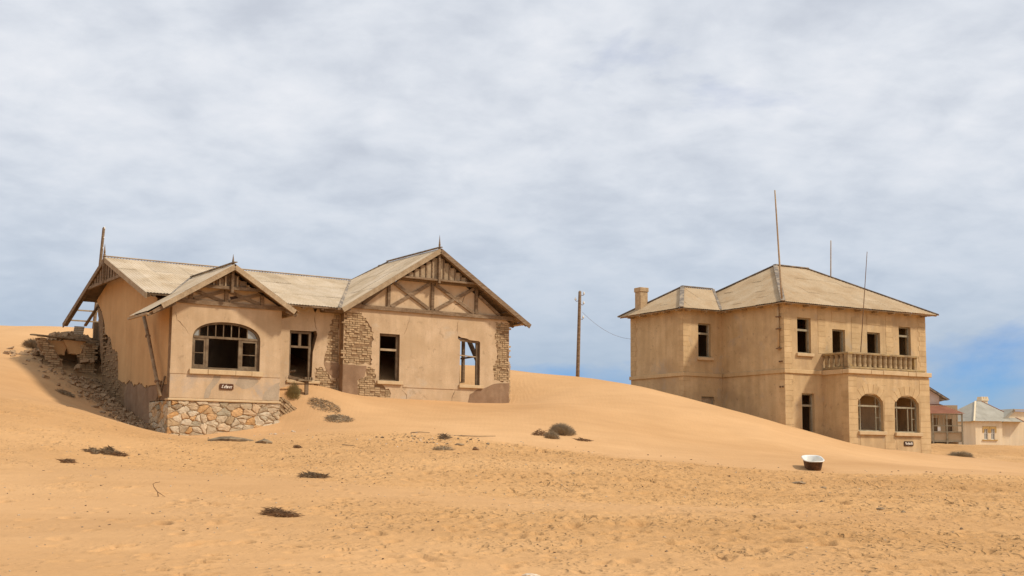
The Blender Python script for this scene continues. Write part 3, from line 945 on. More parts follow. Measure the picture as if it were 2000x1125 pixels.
_le = [(2.4, 0.72), (3.1, 0.62), (3.9, 0.86), (4.7, 0.74), (5.2, 0.98), (5.9, 0.9), (6.4, 1.0), (7.0, 1.15), (7.1, 1.7), (7.3, 2.4), (8.1, 2.55), (8.5, 3.1), (9.3, 3.3), (9.6, 3.8)]
_r = random.Random(15)
for p, q in zip(_le[:-1], _le[1:]):
    n_ = max(2, int(hypot(q[0] - p[0], q[1] - p[1]) / 0.14))
    low_edge += [(p[0] + (q[0] - p[0]) * k_ / n_ + _r.uniform(-.04, .04), p[1] + (q[1] - p[1]) * k_ / n_ + _r.uniform(-.06, .06)) for k_ in range(n_)]
skin_side = [(0.345, 0.62), (2.0, 0.66)] + low_edge + [(9.7, 4.0), (10.1, 4.45), (10.8, 4.9), (11.05, 5.08), (7.6, 6.38), (2.0, 4.28), (1.95, 4.02), (0.345, 4.02)]
B1().plate([skin_side] + crs, PS(0.0), 0.0, SK).build('side_wall', 'plaster_warm_shade', H1)
side_core = B1().plate([side_ragged], PS(0.0), SK + 0.001, TH).build('wall_core', 'mortar', H1)
# weathered render left on the lower wall
B1().plate([rough([(0.35, 0.0), (0.35, 0.6), (2.0, 0.62), (3.1, 0.56), (3.9, 0.8), (4.7, 0.68), (5.2, 0.9), (5.8, 0.84), (6.1, 0.5), (5.9, -0.1), (6.3, -0.7), (6.1, -1.5), (2.42, -1.5), (2.42, 0.0)], 0.18, 0.02, 17)], PS(0.0), 0.008, SK).build('dado_patch', 'dado', H1)
brick_zone = [(6.15, -1.0), (9.3, -1.0), (9.5, 0.9), (9.7, 1.9), (9.6, 2.6), (9.85, 3.2), (9.8, 3.9), (9.3, 3.25), (8.5, 3.05), (8.1, 2.5), (7.35, 2.35), (7.15, 1.7), (7.05, 1.1), (6.2, 0.85)]
lay_bricks(side_core, brick_zone, PS(0.0), DZ, -0.02, 0.10, 0.27, 21, 'S', miss=0.36, mesh=BRICK_OLD, jut=0.07)
B1().plate([rect(0.345, 2.0, 0.0, 3.95)], PSr(4.7), 0.0, TH).build('side_wall', 'plaster', H1)
# --- stone footing of the bay: single rubble stones
foot = B1().plate([rect(0.04, 4.66, -1.75, -0.031)], PT(0.02), 0.0, 0.3).build('stone_footing', 'mortar_pale', H1)
B1().plate([rect(0.32, 2.4, -1.75, -0.031)], PS(0.02), 0.0, 0.3).build('stone_footing', 'mortar_pale', H1)


def clip_half(poly, n, c):
    out = []
    for i in range(len(poly)):
        p, q = poly[i], poly[(i + 1) % len(poly)]
        dp, dq = n[0] * p[0] + n[1] * p[1] - c, n[0] * q[0] + n[1] * q[1] - c
        if dp <= 0:
            out.append(p)
        if dp * dq < 0:
            t_ = dp / (dp - dq)
            out.append((p[0] + (q[0] - p[0]) * t_, p[1] + (q[1] - p[1]) * t_))
    return out


def rubble_stones(parent, a0, a1, b0, b1, mp, n, seed, name='stone', dz=DZ):
    r = random.Random(seed)
    seeds = []
    tries = 0
    while len(seeds) < n and tries < 4000:
        tries += 1
        p = (r.uniform(a0, a1), r.uniform(b0, b1))
        md = 0.15 + 0.26 * r.random() ** 1.5
        if all(hypot((p[0] - q[0]) * 0.72, (p[1] - q[1]) * 1.15) > max(md, q[2] * 0.75) * 0.72 for q in seeds):
            seeds.append((p[0], p[1], md))
    for i, p in enumerate(seeds):
        poly = rect(a0, a1, b0, b1)
        for j, q in enumerate(seeds):
            if i == j:
                continue
            # bisector under a metric that favours wide stones
            kx, kz = 0.72, 1.15
            nx_, nz_ = (q[0] - p[0]) * kx * kx, (q[1] - p[1]) * kz * kz
            c = 0.5 * ((q[0] ** 2 - p[0] ** 2) * kx * kx + (q[1] ** 2 - p[1] ** 2) * kz * kz)
            poly = clip_half(poly, (nx_, nz_), c)
            if not poly:
                break
        if len(poly) < 3:
            continue
        cxx = sum(a for a, _ in poly) / len(poly); czz = sum(b_ for _, b_ in poly) / len(poly)
        # soften and roughen the outline
        ring = []
        for m_ in range(len(poly)):
            p1, p2 = poly[m_], poly[(m_ + 1) % len(poly)]
            for f in (0.16, 0.5, 0.84):
                ring.append((p1[0] + (p2[0] - p1[0]) * f + r.uniform(-.022, .022), p1[1] + (p2[1] - p1[1]) * f + r.uniform(-.022, .022)))

        def inset(d):
            o_ = []
            for a, b_ in ring:
                l = hypot(a - cxx, b_ - czz) or 1
                kk = max(0.2, (l - d) / l)
                o_.append((cxx + (a - cxx) * kk, czz + (b_ - czz) * kk))
            return o_
        pr = r.uniform(0.012, 0.06)
        tx, tz = r.uniform(-.05, .05), r.uniform(-.05, .05)
        mb = MB(dz)
        R = len(ring)
        lay = [(inset(0.006), 0.03), (inset(0.012), -pr * 0.5), (inset(0.04), -pr)]
        vs_ = []
        for rg, d in lay:
            for a, b_ in rg:
                dd = d + (a - cxx) * tx + (b_ - czz) * tz + (r.uniform(-.014, .014) if d < 0 else 0)
                vs_.append(mp(a, b_, dd))
        vs_.append(mp(cxx, czz, -pr - 0.012))
        fs = [(l * R + m_, l * R + (m_ + 1) % R, (l + 1) * R + (m_ + 1) % R, (l + 1) * R + m_) for l in range(2) for m_ in range(R)]
        fs += [(2 * R + m_, 2 * R + (m_ + 1) % R, 3 * R) for m_ in range(R)]
        mb.add(vs_, fs).build(name, 'stone', parent)


rubble_stones(foot, -0.04, 4.74, -1.55, -0.035, PT(0.02), 74, 4)
rubble_stones(foot, 0.02, 2.4, -1.5, -0.035, PS(0.02), 34, 8)

# --- bay window
W1 = B1()
ring_o = arch(0.87, 3.78, 1.275, 2.52, 0.715, 18, 2.25)
ring_i = arch(0.95, 3.70, 1.36, 2.52, 0.635, 18, 2.25)
W1.plate([ring_o, ring_i], PT(0.10), 0.0, 0.1)
bayw = W1.build('window', 'frame', H1)
B1().box(0.95, 3.70, 0.085, 0.2, 2.545, 2.635).build('transom', 'frame', bayw)
for a in (1.53, 2.93):
    B1().box(a - 0.055, a + 0.055, 0.095, 0.19, 1.36, 2.545).build('mullion', 'frame', bayw)
for a in (1.20, 1.54, 1.88, 2.21, 2.55, 2.88, 3.25):
    zt = 2.52 + 0.635 * max(0.0, 1 - abs((a - 2.325) / 1.375) ** 2.25) ** (1 / 2.25)
    B1().box(a - 0.018, a + 0.018, 0.12, 0.16, 2.635, zt).build('glazing_bar', 'frame', bayw)
for (a, c) in ((0.95, 1.475), (2.985, 3.70)):
    f = B1()
    f.plate([rect(a, c, 1.36, 2.545), rect(a + 0.07, c - 0.085, 1.46, 2.45)], PT(0.11), 0.0, 0.05)
    cas = f.build('casement', 'frame', bayw)
    B1().box(a + 0.07, c - 0.085, 0.12, 0.15, 1.925, 1.955).build('glazing_bar', 'frame', bayw)
for (a, c) in ((0.97, 1.18), (3.27, 3.66)):
    n = 6
    lo = [(a + (c - a) * k_ / n, 2.64) for k_ in range(n + 1)]
    hi = [(x, 2.52 + 0.62 * max(0.0, 1 - abs((x - 2.325) / 1.36) ** 2.25) ** (1 / 2.25)) for x, _ in lo]
    hi = [(x, max(z, 2.645)) for x, z in hi]
    B1().plate([lo + hi[::-1]], PT(0.14), 0.0, 0.006).build('pane', 'glass_grey', bayw)

# --- bay timbering
tb = B1()
tim = B1().beam((-0.05, -0.045, 3.99), (4.75, -0.045, 3.97), 0.09, 0.17).build('tie_beam', 'timber', H1)
for (p, q) in (((0.72, 4.08), (0.72, 4.42)), ((2.22, 4.07), (2.22, 4.58)), ((3.78, 4.06), (3.78, 4.46))):
    B1().beam((p[0], -0.04, p[1]), (q[0], -0.04, q[1]), 0.15, 0.08, (0, 1, 0)).build('post', 'timber', H1)
for i, (p, q) in enumerate((((0.85, 4.45), (2.1, 4.08)), ((0.85, 4.1), (2.1, 4.5)), ((2.35, 4.5), (3.68, 4.08)), ((2.35, 4.1), (3.68, 4.48)))):
    B1().beam((p[0], -0.028 - 0.012 * (i % 2), p[1]), (q[0], -0.028 - 0.012 * (i % 2), q[1]), 0.12, 0.05, (0, 1, 0)).build('brace', 'timber', H1)
B1().plate([[(2.37, 4.30), (2.62, 4.36), (2.75, 4.30), (2.66, 4.20), (2.45, 4.16)]], PT(-0.004), 0.0, 0.003).build('broken_infill', 'sign_black', H1)
B1().beam((1.0, -0.36, 4.62), (3.66, -0.36, 4.62), 0.12, 0.13).build('collar_beam', 'timber', H1)
for k_ in range(9):
    a = 1.30 + k_ * 0.25
    zt = 5.42 - 0.62 * abs(a - 2.3) - 0.16
    if abs(a - 2.3) < 0.1 or zt < 4.75 or k_ == 6:
        continue
    B1().box(a - 0.035, a + 0.035, -0.36, -0.335, 4.68, zt).build('board', 'timber_pale', H1)
for k_ in range(6):
    a = 1.36 + k_ * 0.33
    zt = 5.42 - 0.62 * max(abs(a - 2.3), abs(a + 0.29 - 2.3)) - 0.05
    if zt > 4.72 and k_ != 5:
        B1().box(a, a + 0.29, -0.31, -0.29, 4.66, zt).build('board', 'timber', H1)


def finial(s, t, ztop, zbase, zlow, parent, w=0.11):
    mb = B1()
    mb.box(s - w / 2, s + w / 2, t - w / 2, t + w / 2, zlow, zbase)
    h = ztop - zbase
    mb.lathe([(0.052, 0), (0.06, h * 0.12), (0.035, h * 0.18), (0.05, h * 0.3), (0.028, h * 0.6), (0.004, h)], (s, t, zbase), 8)
    return mb.build('finial', 'timber', parent)


finial(2.3, -0.45, 6.02, 5.58, 4.42, H1)
# --- bay roof
RB = 0.62
roofb = B1().beam((2.3, -0.74, 5.66), (2.3, 4.5, 5.66), 0.16, 0.035).build('bay_roof', 'flashing', H1)
cb, sb = 1 / sqrt(1 + RB * RB), RB / sqrt(1 + RB * RB)
bl = 3.62 / cb


def bay_rng(full):
    def f(t):
        if t <= 1.5:
            return (0.0, full)
        z = 4.35 + 0.36 * (t - 1.25)
        return (0.0, max(0.0, (5.57 - z) / sb))
    return f


sheets(roofb, (2.3, 0, 5.57), (0, 1, 0), (-cb, 0, -sb), (-0.72, 4.62), bay_rng(3.55 / cb), 'roof_iron', DZ, seed=31, course=2.4)
sheets(roofb, (2.3, 0, 5.57), (0, 1, 0), (cb, 0, -sb), (-0.72, 4.62), bay_rng(2.9 / cb), 'roof_iron', DZ, seed=32, course=2.4)
for sgn, L in ((-1, 2.95), (1, 2.7)):
    B1().beam((2.3, -0.70, 5.46), (2.3 + sgn * L, -0.70, 5.46 - RB * L), 0.2, 0.045, (0, 1, 0)).build('barge_board', 'timber_pale', H1)
    B1().beam((2.3, -0.62, 5.42), (2.3 + sgn * (L + 0.35 * (sgn < 0)), -0.62, 5.42 - RB * (L + 0.35 * (sgn < 0))), 0.13, 0.07, (0, 1, 0)).build('rafter', 'timber', H1)
for sgn, s_e in ((-1, -1.18), (1, 5.12)):
    B1().beam((s_e, -0.6, 5.47 - RB * abs(s_e - 2.3)), (s_e, 1.9, 5.47 - RB * abs(s_e - 2.3)), 0.1, 0.09).build('purlin', 'timber_pale', H1)
    B1().beam((2.3 + sgn * 2.36, -0.55, 3.80), (s_e, -0.55, 5.40 - RB * abs(s_e - 2.3)), 0.08, 0.1).build('bracket', 'timber', H1)
    # boarded soffit under the overhang
    s_in = 2.3 + sgn * 2.38
    B1().add([(s_in, -0.6, 5.49 - RB * 2.38), (s_e, -0.6, 5.49 - RB * abs(s_e - 2.3)), (s_e, 1.9, 5.49 - RB * abs(s_e - 2.3)), (s_in, 1.9, 5.49 - RB * 2.38)], [(0, 1, 2, 3)]).build('soffit', 'timber', H1)

# --- recessed front wall between bay and gabled wing
mid_out = [(4.7, -1.2), (8.38, -1.2), (8.38, 4.35), (7.28, 4.38), (7.16, 4.16), (7.02, 4.4), (4.7, 4.4)]
mid_win = [(5.97, 0.95), (7.06, 0.95), (7.1, 2.4), (7.22, 2.9), (7.3, 3.2), (7.24, 3.36), (7.06, 3.33), (5.97, 3.31)]
mid_brick = rough([(8.372, 4.25), (8.1, 4.22), (7.98, 3.9), (7.92, 3.55), (7.83, 3.2), (7.8, 2.6), (7.72, 2.38), (7.64, 2.0), (8.372, 2.0)], 0.085, 0.065, 41)
mid_brick = [(min(a, 8.373), b_) for a, b_ in mid_brick]
mid_brick2 = rough([(8.372, 1.3), (8.1, 1.2), (7.8, 1.5), (7.55, 1.75), (7.25, 1.7), (7.2, 1.1), (7.3, 0.4), (8.372, 0.4)], 0.085, 0.065, 43)
mid_brick2 = [(min(a, 8.373), b_) for a, b_ in mid_brick2]
mid_cr = [crack([(7.16, 4.1), (7.14, 3.8), (7.18, 3.62), (7.27, 3.4)], 0.04, 42)]
B1().plate([mid_out, mid_win, mid_brick, mid_brick2] + mid_cr, PT(2.0), 0.0, SK).build('front_wall', 'plaster', H1)
mid_core = B1().plate([mid_out, mid_win], PT(2.0), SK + 0.001, TH).build('wall_core', 'mortar', H1)
lay_bricks(mid_core, mid_brick, PT(2.0), DZ, 0.0, 0.10, 0.27, 44, miss=0.06)
lay_bricks(mid_core, mid_brick2, PT(2.0), DZ, 0.0, 0.10, 0.27, 45, miss=0.06)
B1().plate([rough([(7.64, 1.97), (8.372, 1.97), (8.372, 1.28), (8.1, 1.3), (7.78, 1.62)], 0.12, 0.02, 46)], PT(1.988), 0.0, 0.010).build('dado_patch', 'dado', H1)
mw = B1()
mw.plate([rect(5.98, 7.04, 0.9, 3.3), rect(6.07, 6.93, 0.98, 3.2)], PT(2.1), 0.0, 0.1)
mw = mw.build('window', 'frame', H1)
B1().box(6.07, 6.93, 2.09, 2.18, 2.56, 2.65).build('transom', 'frame', mw)
B1().box(6.44, 6.56, 2.1, 2.19, 2.65, 3.2).build('mullion', 'frame', mw)
B1().box(5.85, 7.45, 1.93, 2.0, 0.98, 1.12).build('sill', 'sill', H1, bevel=0.02)

# --- gabled wing, front
wing_out = [(8.4, 0.0), (17.36, 0.0), (17.36, 4.35), (13.07, 7.05), (8.4, 4.3)]
w1 = rect(10.22, 11.27, 1.24, 3.41)
w2 = [(14.52, 1.22), (15.68, 1.22), (15.68, 3.30), (15.6, 3.36), (15.1, 3.38), (14.9, 3.45), (14.62, 3.47), (14.44, 3.55), (14.42, 3.42), (14.56, 3.3)]
bkL = rough([(8.408, 4.40 - 0.12), (9.3, 4.28), (9.27, 4.15), (9.53, 3.95), (9.7, 3.68), (9.88, 3.36), (9.84, 2.98), (9.77, 2.65), (9.78, 2.23), (9.9, 1.95), (8.408, 1.92)], 0.085, 0.075, 51)
bkL = [(max(a, 8.408), b_) for a, b_ in bkL]
bkL2 = rough([(9.60, 1.86), (10.0, 1.75), (10.08, 1.42), (10.05, 1.1), (10.5, 1.0), (10.85, 0.75), (10.8, 0.12), (9.18, 0.12), (9.16, 1.2), (9.52, 1.38)], 0.085, 0.075, 52)
bkR = rough([(17.352, 4.30), (16.56, 4.36), (16.62, 4.03), (16.5, 3.7), (16.63, 3.28), (16.7, 2.83), (16.58, 2.45), (16.46, 2.12), (16.55, 1.5), (17.352, 1.42)], 0.085, 0.075, 53)
bkR = [(min(a, 17.352), b_) for a, b_ in bkR]
wcr = [crack([(11.45, 3.35), (11.6, 3.7), (11.75, 4.1), (11.8, 4.32)], 0.016, 54), crack([(14.4, 3.62), (14.38, 4.0), (14.42, 4.3)], 0.022, 55),
       crack([(11.5, 1.15), (11.75, 1.02), (12.1, 1.05), (12.9, 1.06), (14.1, 0.98), (14.35, 1.0)], 0.03, 56), crack([(11.45, 0.85), (11.65, 0.65), (11.68, 0.35)], 0.035, 57),
       crack([(14.3, 0.95), (14.15, 0.6), (14.12, 0.3)], 0.03, 58), crack([(11.75, 0.42), (12.8, 0.36), (14.0, 0.30)], 0.025, 59),
       crack([(14.85, 5.55), (14.7, 5.35), (14.62, 5.15), (14.4, 5.05), (14.2, 5.0)], 0.05, 60), crack([(14.25, 4.95), (14.1, 4.7)], 0.02, 61), crack([(11.15, 5.4), (11.3, 5.1), (11.6, 4.75)], 0.012, 62)]
B1().plate([wing_out, w1, w2, bkL, bkL2, bkR] + wcr, PT(1.6), 0.0, SK).build('front_wall', 'plaster', H1)
wing_core = B1().plate([wing_out, w1, w2], PT(1.6), SK + 0.001, TH).build('wall_core', 'mortar', H1)
nb = lay_bricks(wing_core, bkL, PT(1.6), DZ, -0.004, 0.098, 0.26, 63, miss=0.07)
nb += lay_bricks(wing_core, bkL2, PT(1.6), DZ, 0.0, 0.098, 0.26, 64, miss=0.05)
nb += lay_bricks(wing_core, bkR, PT(1.6), DZ, -0.004, 0.098, 0.26, 65, miss=0.06)
# toothed brick ends down the broken right corner
rr = random.Random(66)
for k_ in range(40):
    if rr.random() < 0.3:
        continue
    o = bpy.data.objects.new('brick', BRICK_MESH)
    o.location = (17.38 + rr.uniform(-.03, .06), 1.6 + rr.uniform(0.07, 0.16), 0.35 + k_ * 0.098 + DZ)
    o.scale = (0.16 + rr.uniform(0, .08), 0.13, 0.078)
    link(o, wing_core)
B1().plate([rough([(8.405, 1.90), (9.57, 1.88), (9.58, 1.75), (9.48, 1.38), (9.13, 1.22), (9.15, 0.05), (8.405, 0.05)], 0.15, 0.015, 67)], PT(1.588), 0.0, 0.010).build('dado_patch', 'dado', H1)
B1().plate([rough([(14.98, 0.05), (15.12, 0.78), (15.6, 1.05), (15.85, 1.08), (16.5, 1.33), (17.37, 1.41), (17.37, 0.05)], 0.15, 0.02, 68)], PT(1.588), 0.0, 0.010).build('dado_patch', 'dado', H1)
B1().box(8.385, 8.40, 1.588, 2.0, 0.0, 1.9).build('dado_patch', 'dado', H1)
B1().plate([rect(1.945, 2.9, 0.0, 4.2)], PS(8.4), 0.0, TH).build('side_wall', 'plaster_warm_shade', H1)
B1().plate([rough([(1.945, 0.0), (2.5, 0.0), (2.35, 1.2), (2.45, 2.2), (2.2, 3.0), (2.3, 4.3), (1.945, 4.3)], 0.15, 0.05, 69)], PSr(17.36), 0.0, TH).build('side_wall', 'mortar', H1)
B1().plate([rect(11.48, 14.45, 0.98, 1.11)], PT(1.575), 0.0, 0.024).build('string_moulding', 'plaster', H1)
for (a, b_, z0, z1) in ((10.10, 11.42, 1.08, 1.24), (14.48, 15.84, 1.07, 1.225)):
    B1().box(a, b_, 1.49, 1.6, z0, z1).build('sill', 'sill', H1, bevel=0.012)
f = B1()
f.plate([rect(10.23, 11.26, 1.245, 3.4), rect(10.31, 11.15, 1.30, 3.31)], PT(1.72), 0.0, 0.09)
fw1 = f.build('window', 'frame', H1)
B1().box(10.31, 11.15, 1.70, 1.79, 2.63, 2.73).build('transom', 'timber_pale', fw1)
f = B1()
f.beam((15.6, 1.77, 1.23), (15.6, 1.77, 3.3), 0.13, 0.09, (0, 1, 0))
f.beam((14.6, 1.76, 1.23), (14.57, 1.76, 3.3), 0.06, 0.07, (0, 1, 0))
fw2 = f.build('window', 'frame', H1)
B1().beam((14.6, 1.76, 2.64), (15.55, 1.76, 2.60), 0.05, 0.05).build('transom', 'timber_pale', fw2)
B1().beam((14.46, 1.72, 3.38), (15.66, 1.72, 3.30), 0.1, 0.11).build('lintel', 'timber', fw2)

# wing timber framing
B1().beam((8.75, 1.54, 4.56), (17.62, 1.54, 4.56), 0.11, 0.18).build('tie_beam', 'timber', H1)
B1().beam((10.75, 1.53, 6.02), (15.4, 1.53, 6.02), 0.13, 0.15).build('collar_beam', 'timber', H1)
for (a, z0, z1) in ((10.62, 4.65, 5.83), (12.95, 4.65, 5.95), (15.4, 4.65, 5.9)):
    B1().beam((a, 1.55, z0), (a, 1.55, z1), 0.15, 0.09, (0, 1, 0)).build('post', 'timber', H1)
for i, (p, q) in enumerate((((10.75, 5.88), (12.82, 4.68)), ((10.75, 4.68), (12.82, 5.9)), ((13.1, 5.9), (15.28, 4.68)), ((13.1, 4.68), (15.28, 5.88)), ((9.3, 4.68), (10.5, 5.62)), ((15.55, 5.55), (16.75, 4.68)))):
    B1().beam((p[0], 1.556 + 0.014 * (i % 2), p[1]), (q[0], 1.556 + 0.014 * (i % 2), q[1]), 0.14, 0.07, (0, 1, 0)).build('brace', 'timber', H1)
RW = 0.632
for k_ in range(13):
    a = 11.2 + k_ * 0.315
    zt = 7.36 - RW * max(abs(a - 13.07), abs(a + 0.27 - 13.07)) - 0.06
    if zt < 6.2:
        continue
    B1().box(a, a + 0.27, 1.28, 1.3, 6.08, zt).build('board', 'timber_pale', H1)
for k_ in range(14):
    a = 10.98 + k_ * 0.315
    zt = 7.36 - RW * abs(a + 0.2 - 13.07) - 0.1
    if zt < 6.2:
        continue
    B1().box(a + 0.17, a + 0.225, 1.235, 1.28, 6.06, zt).build('batten', 'timber', H1)
B1().beam((10.85, 1.22, 6.07), (15.35, 1.22, 6.07), 0.14, 0.09).build('collar_beam', 'timber', H1)
finial(13.07, 1.16, 8.22, 7.50, 5.92, H1)

# --- wing roof
roofw = B1().beam((13.07, 1.0, 7.62), (13.07, 6.3, 7.62), 0.16, 0.04).build('wing_roof', 'flashing', H1)
cw, sw = 1 / sqrt(1 + RW * RW), RW / sqrt(1 + RW * RW)
ZR, ZM0, TM0, RM = 7.53, 4.35, 1.25, 0.36     # wing ridge; main eave height, eave t, main pitch


def wing_left(t):
    full = 5.05 / cw
    lo = 0.0
    if t > 6.3:
        lo = (t - 6.3) / 1.25 * (1.40 / cw)
    if t <= TM0 + 0.02:
        return (lo, full)
    z = ZM0 + RM * (t - TM0)
    return (lo, max(lo, (ZR - z) / sw))


sheets(roofw, (13.07, 0, ZR), (0, 1, 0), (-cw, 0, -sw), (1.0, 7.55), wing_left, 'roof_iron', DZ, seed=71, course=2.0)
sheets(roofw, (13.07, 0, ZR), (0, 1, 0), (cw, 0, -sw), (1.0, 7.4), lambda t: (0.0, 5.15 / cw), 'roof_iron', DZ, seed=72, course=2.6, skip=lambda a, b_: a > 4.0 and b_ > 3.6)
B1().beam((13.07, 6.25, 7.58), (11.7, 7.6, 6.68), 0.14, 0.05).build('verge_flashing', 'flashing', roofw)
for sgn, L in ((-1, 5.02), (1, 5.15)):
    B1().beam((13.07, 1.02, ZR - 0.085), (13.07 + sgn * L, 1.02, ZR - 0.085 - RW * L), 0.22, 0.05, (0, 1, 0)).build('barge_board', 'timber_pale' if sgn < 0 else 'timber', H1)
    B1().beam((13.07, 1.14, ZR - 0.12), (13.07 + sgn * (L - 0.15), 1.14, ZR - 0.12 - RW * (L - 0.15)), 0.15, 0.09, (0, 1, 0)).build('rafter', 'timber', H1)
    for tt in (2.3, 3.6, 4.9, 6.2):
        if sgn > 0:
            B1().beam((13.07, tt, ZR - 0.12), (13.07 + sgn * 5.0, tt, ZR - 0.12 - RW * 5.0), 0.08, 0.13, (0, 1, 0)).build('rafter', 'timber', H1)
for a in (14.4, 15.8, 17.2, 18.0):
    B1().beam((a, 1.0, ZR - 0.04 - RW * (a - 13.07)), (a, 7.0, ZR - 0.04 - RW * (a - 13.07)), 0.07, 0.06).build('purlin', 'timber', H1)
B1().beam((17.4, 1.2, 4.58), (18.0, 1.2, 4.42), 0.08, 0.09).build('bracket', 'timber', H1)
B1().box(7.85, 8.5, 1.12, 1.99, 4.27, 4.36).build('eave_board', 'timber', H1)
B1().box(7.4, 8.39, 1.5, 1.99, 4.2, 4.42).build('wall_plate', 'timber', H1)
# valley gutters
mbv = B1()
mbv.beam((7.98, 1.2, 4.40), (11.68, 7.55, 6.68), 0.16, 0.03, (0.35, -0.2, 0.9))
mbv.build('valley_gutter', 'flashing', roofw)
B1().beam((0.30, 1.22, 4.38), (2.28, 4.55, 5.62), 0.13, 0.03, (-0.35, -0.2, 0.9)).build('valley_gutter', 'flashing', roofb)
B1().beam((4.3, 1.22, 4.38), (2.32, 4.55, 5.62), 0.13, 0.03, (0.35, -0.2, 0.9)).build('valley_gutter', 'flashing', roofb)

# timber frame left standing where the wing's right wall has gone
for (p, q, w) in (((17.2, 3.4, 0.2), (17.2, 3.4, 4.4), 0.16), ((17.2, 5.6, 0.2), (17.2, 5.6, 4.4), 0.14), ((17.2, 2.3, 4.45), (17.2, 7.2, 4.42), 0.15), ((17.2, 5.5, 4.3), (17.2, 3.1, 1.2), 0.17), ((17.2, 2.6, 2.9), (17.2, 5.8, 2.85), 0.08)):
    B1().beam(p, q, w, w, (1, 0, 0)).build('stud', 'timber', H1)

# --- main roof
roofm = B1().beam((-0.72, 7.55, 6.70), (11.6, 7.55, 6.70), 0.2, 0.03).build('main_roof', 'roof_iron', H1)
cm, sm = 1 / sqrt(1 + RM * RM), RM / sqrt(1 + RM * RM)
ZM1 = ZM0 + RM * (7.55 - TM0)
mlen = (7.55 - TM0) / cm


def main_front(s):
    if s <= 7.97:
        return (0.0, mlen)
    zv = ZR - RW * (13.07 - s)          # wing slope at this s
    tv = TM0 + (zv - ZM0) / RM
    return (0.0, max(0.0, (7.55 - tv) / cm))


sheets(roofm, (0, 7.55, ZM1), (1, 0, 0), (0, -cm, -sm), (-0.72, 11.7), main_front, 'roof_iron', DZ, seed=81, course=2.3, lift=0.035, eave_jit=0.05)
sheets(roofm, (0, 7.55, ZM1), (1, 0, 0), (0, cm, -sm), (-0.72, 12.2), lambda s: (0.0, mlen), 'roof_iron', DZ, seed=82, course=2.3, skip=lambda a, b_: a < 3.2 and b_ > 3.9)
for sgn in (-1, 1):
    L = 6.35 if sgn < 0 else 6.75
    B1().beam((-0.70, 7.55, ZM1 - 0.09), (-0.70, 7.55 + sgn * L, ZM1 - 0.09 - RM * L), 0.22, 0.05, (1, 0, 0)).build('barge_board', 'timber_pale' if sgn < 0 else 'timber', H1)
    B1().beam((-0.58, 7.55, ZM1 - 0.12), (-0.58, 7.55 + sgn * (L - .1), ZM1 - 0.12 - RM * (L - .1)), 0.09, 0.14, (1, 0, 0)).build('rafter', 'timber', H1)
for tt in (11.6, 12.7, 13.8):
    B1().beam((-0.7, tt, ZM1 - 0.03 - RM * (tt - 7.55)), (3.3, tt, ZM1 - 0.03 - RM * (tt - 7.55)), 0.07, 0.07).build('purlin', 'timber_pale', H1)
B1().beam((0.35, 7.7, ZM1 - 0.12), (0.35, 14.2, ZM1 - 0.12 - RM * 6.5), 0.08, 0.13, (1, 0, 0)).build('rafter', 'timber', H1)
B1().beam((0.6, 12.4, 2.5), (0.6, 12.4, 4.75), 0.15, 0.15).build('stud', 'timber', H1)
B1().beam((-0.62, 4.75, 5.52), (-0.62, 10.3, 5.52), 0.12, 0.13).build('collar_beam', 'timber', H1)
for k_ in range(11):
    a = 5.35 + k_ * 0.42
    zt = ZM1 - 0.14 - RM * abs(a - 7.55)
    if abs(a - 7.55) < 0.1 or zt < 5.62:
        continue
    B1().box(-0.64, -0.61, a - 0.12, a + 0.12, 5.56, zt).build('board', 'timber', H1)
finial(-0.70, 7.55, 7.25, 6.72, 5.45, H1)
for tt in (1.3, 2.6):
    B1().beam((-0.7, tt, ZM0 + RM * (tt - TM0) - 0.03), (8.2, tt, ZM0 + RM * (tt - TM0) - 0.03), 0.08, 0.07).build('purlin', 'timber', H1)
for s_ in (-0.35, 5.4, 6.3, 7.2, 8.0):
    B1().beam((s_, 1.3, ZM0 - 0.09), (s_, 3.0, ZM0 - 0.09 + RM * 1.7), 0.08, 0.12, (1, 0, 0)).build('rafter', 'timber', H1)
for (par, pts_) in ((roofm, [(-0.6, 7.6, 6.56), (3.0, 7.6, 6.56), (3.0, 11.7, 5.06), (-0.6, 11.7, 5.06)]), (roofm, [(-0.6, 1.35, 4.35), (8.0, 1.35, 4.35), (11.6, 7.5, 6.58), (-0.6, 7.5, 6.58)]),
                    (roofw, [(13.0, 1.06, 7.49), (8.25, 1.06, 4.47), (8.25, 1.5, 4.47), (11.6, 7.4, 6.6), (13.0, 6.3, 7.49)]),
                    (roofw, [(13.1, 1.06, 7.49), (17.9, 1.06, 4.45), (17.9, 4.9, 4.45), (13.1, 4.9, 7.49)]),
                    (roofb, [(2.25, -0.66, 5.52), (-1.15, -0.66, 3.42), (-1.15, 1.9, 3.42), (0.35, 1.35, 4.34), (2.25, 4.5, 5.52)]),
                    (roofb, [(2.35, -0.66, 5.52), (5.0, -0.66, 3.87), (5.0, 1.9, 3.87), (4.3, 1.35, 4.30), (2.35, 4.5, 5.52)])):
    B1().add(pts_, [tuple(range(len(pts_)))]).build('boarding', 'timber', par, recalc=False)
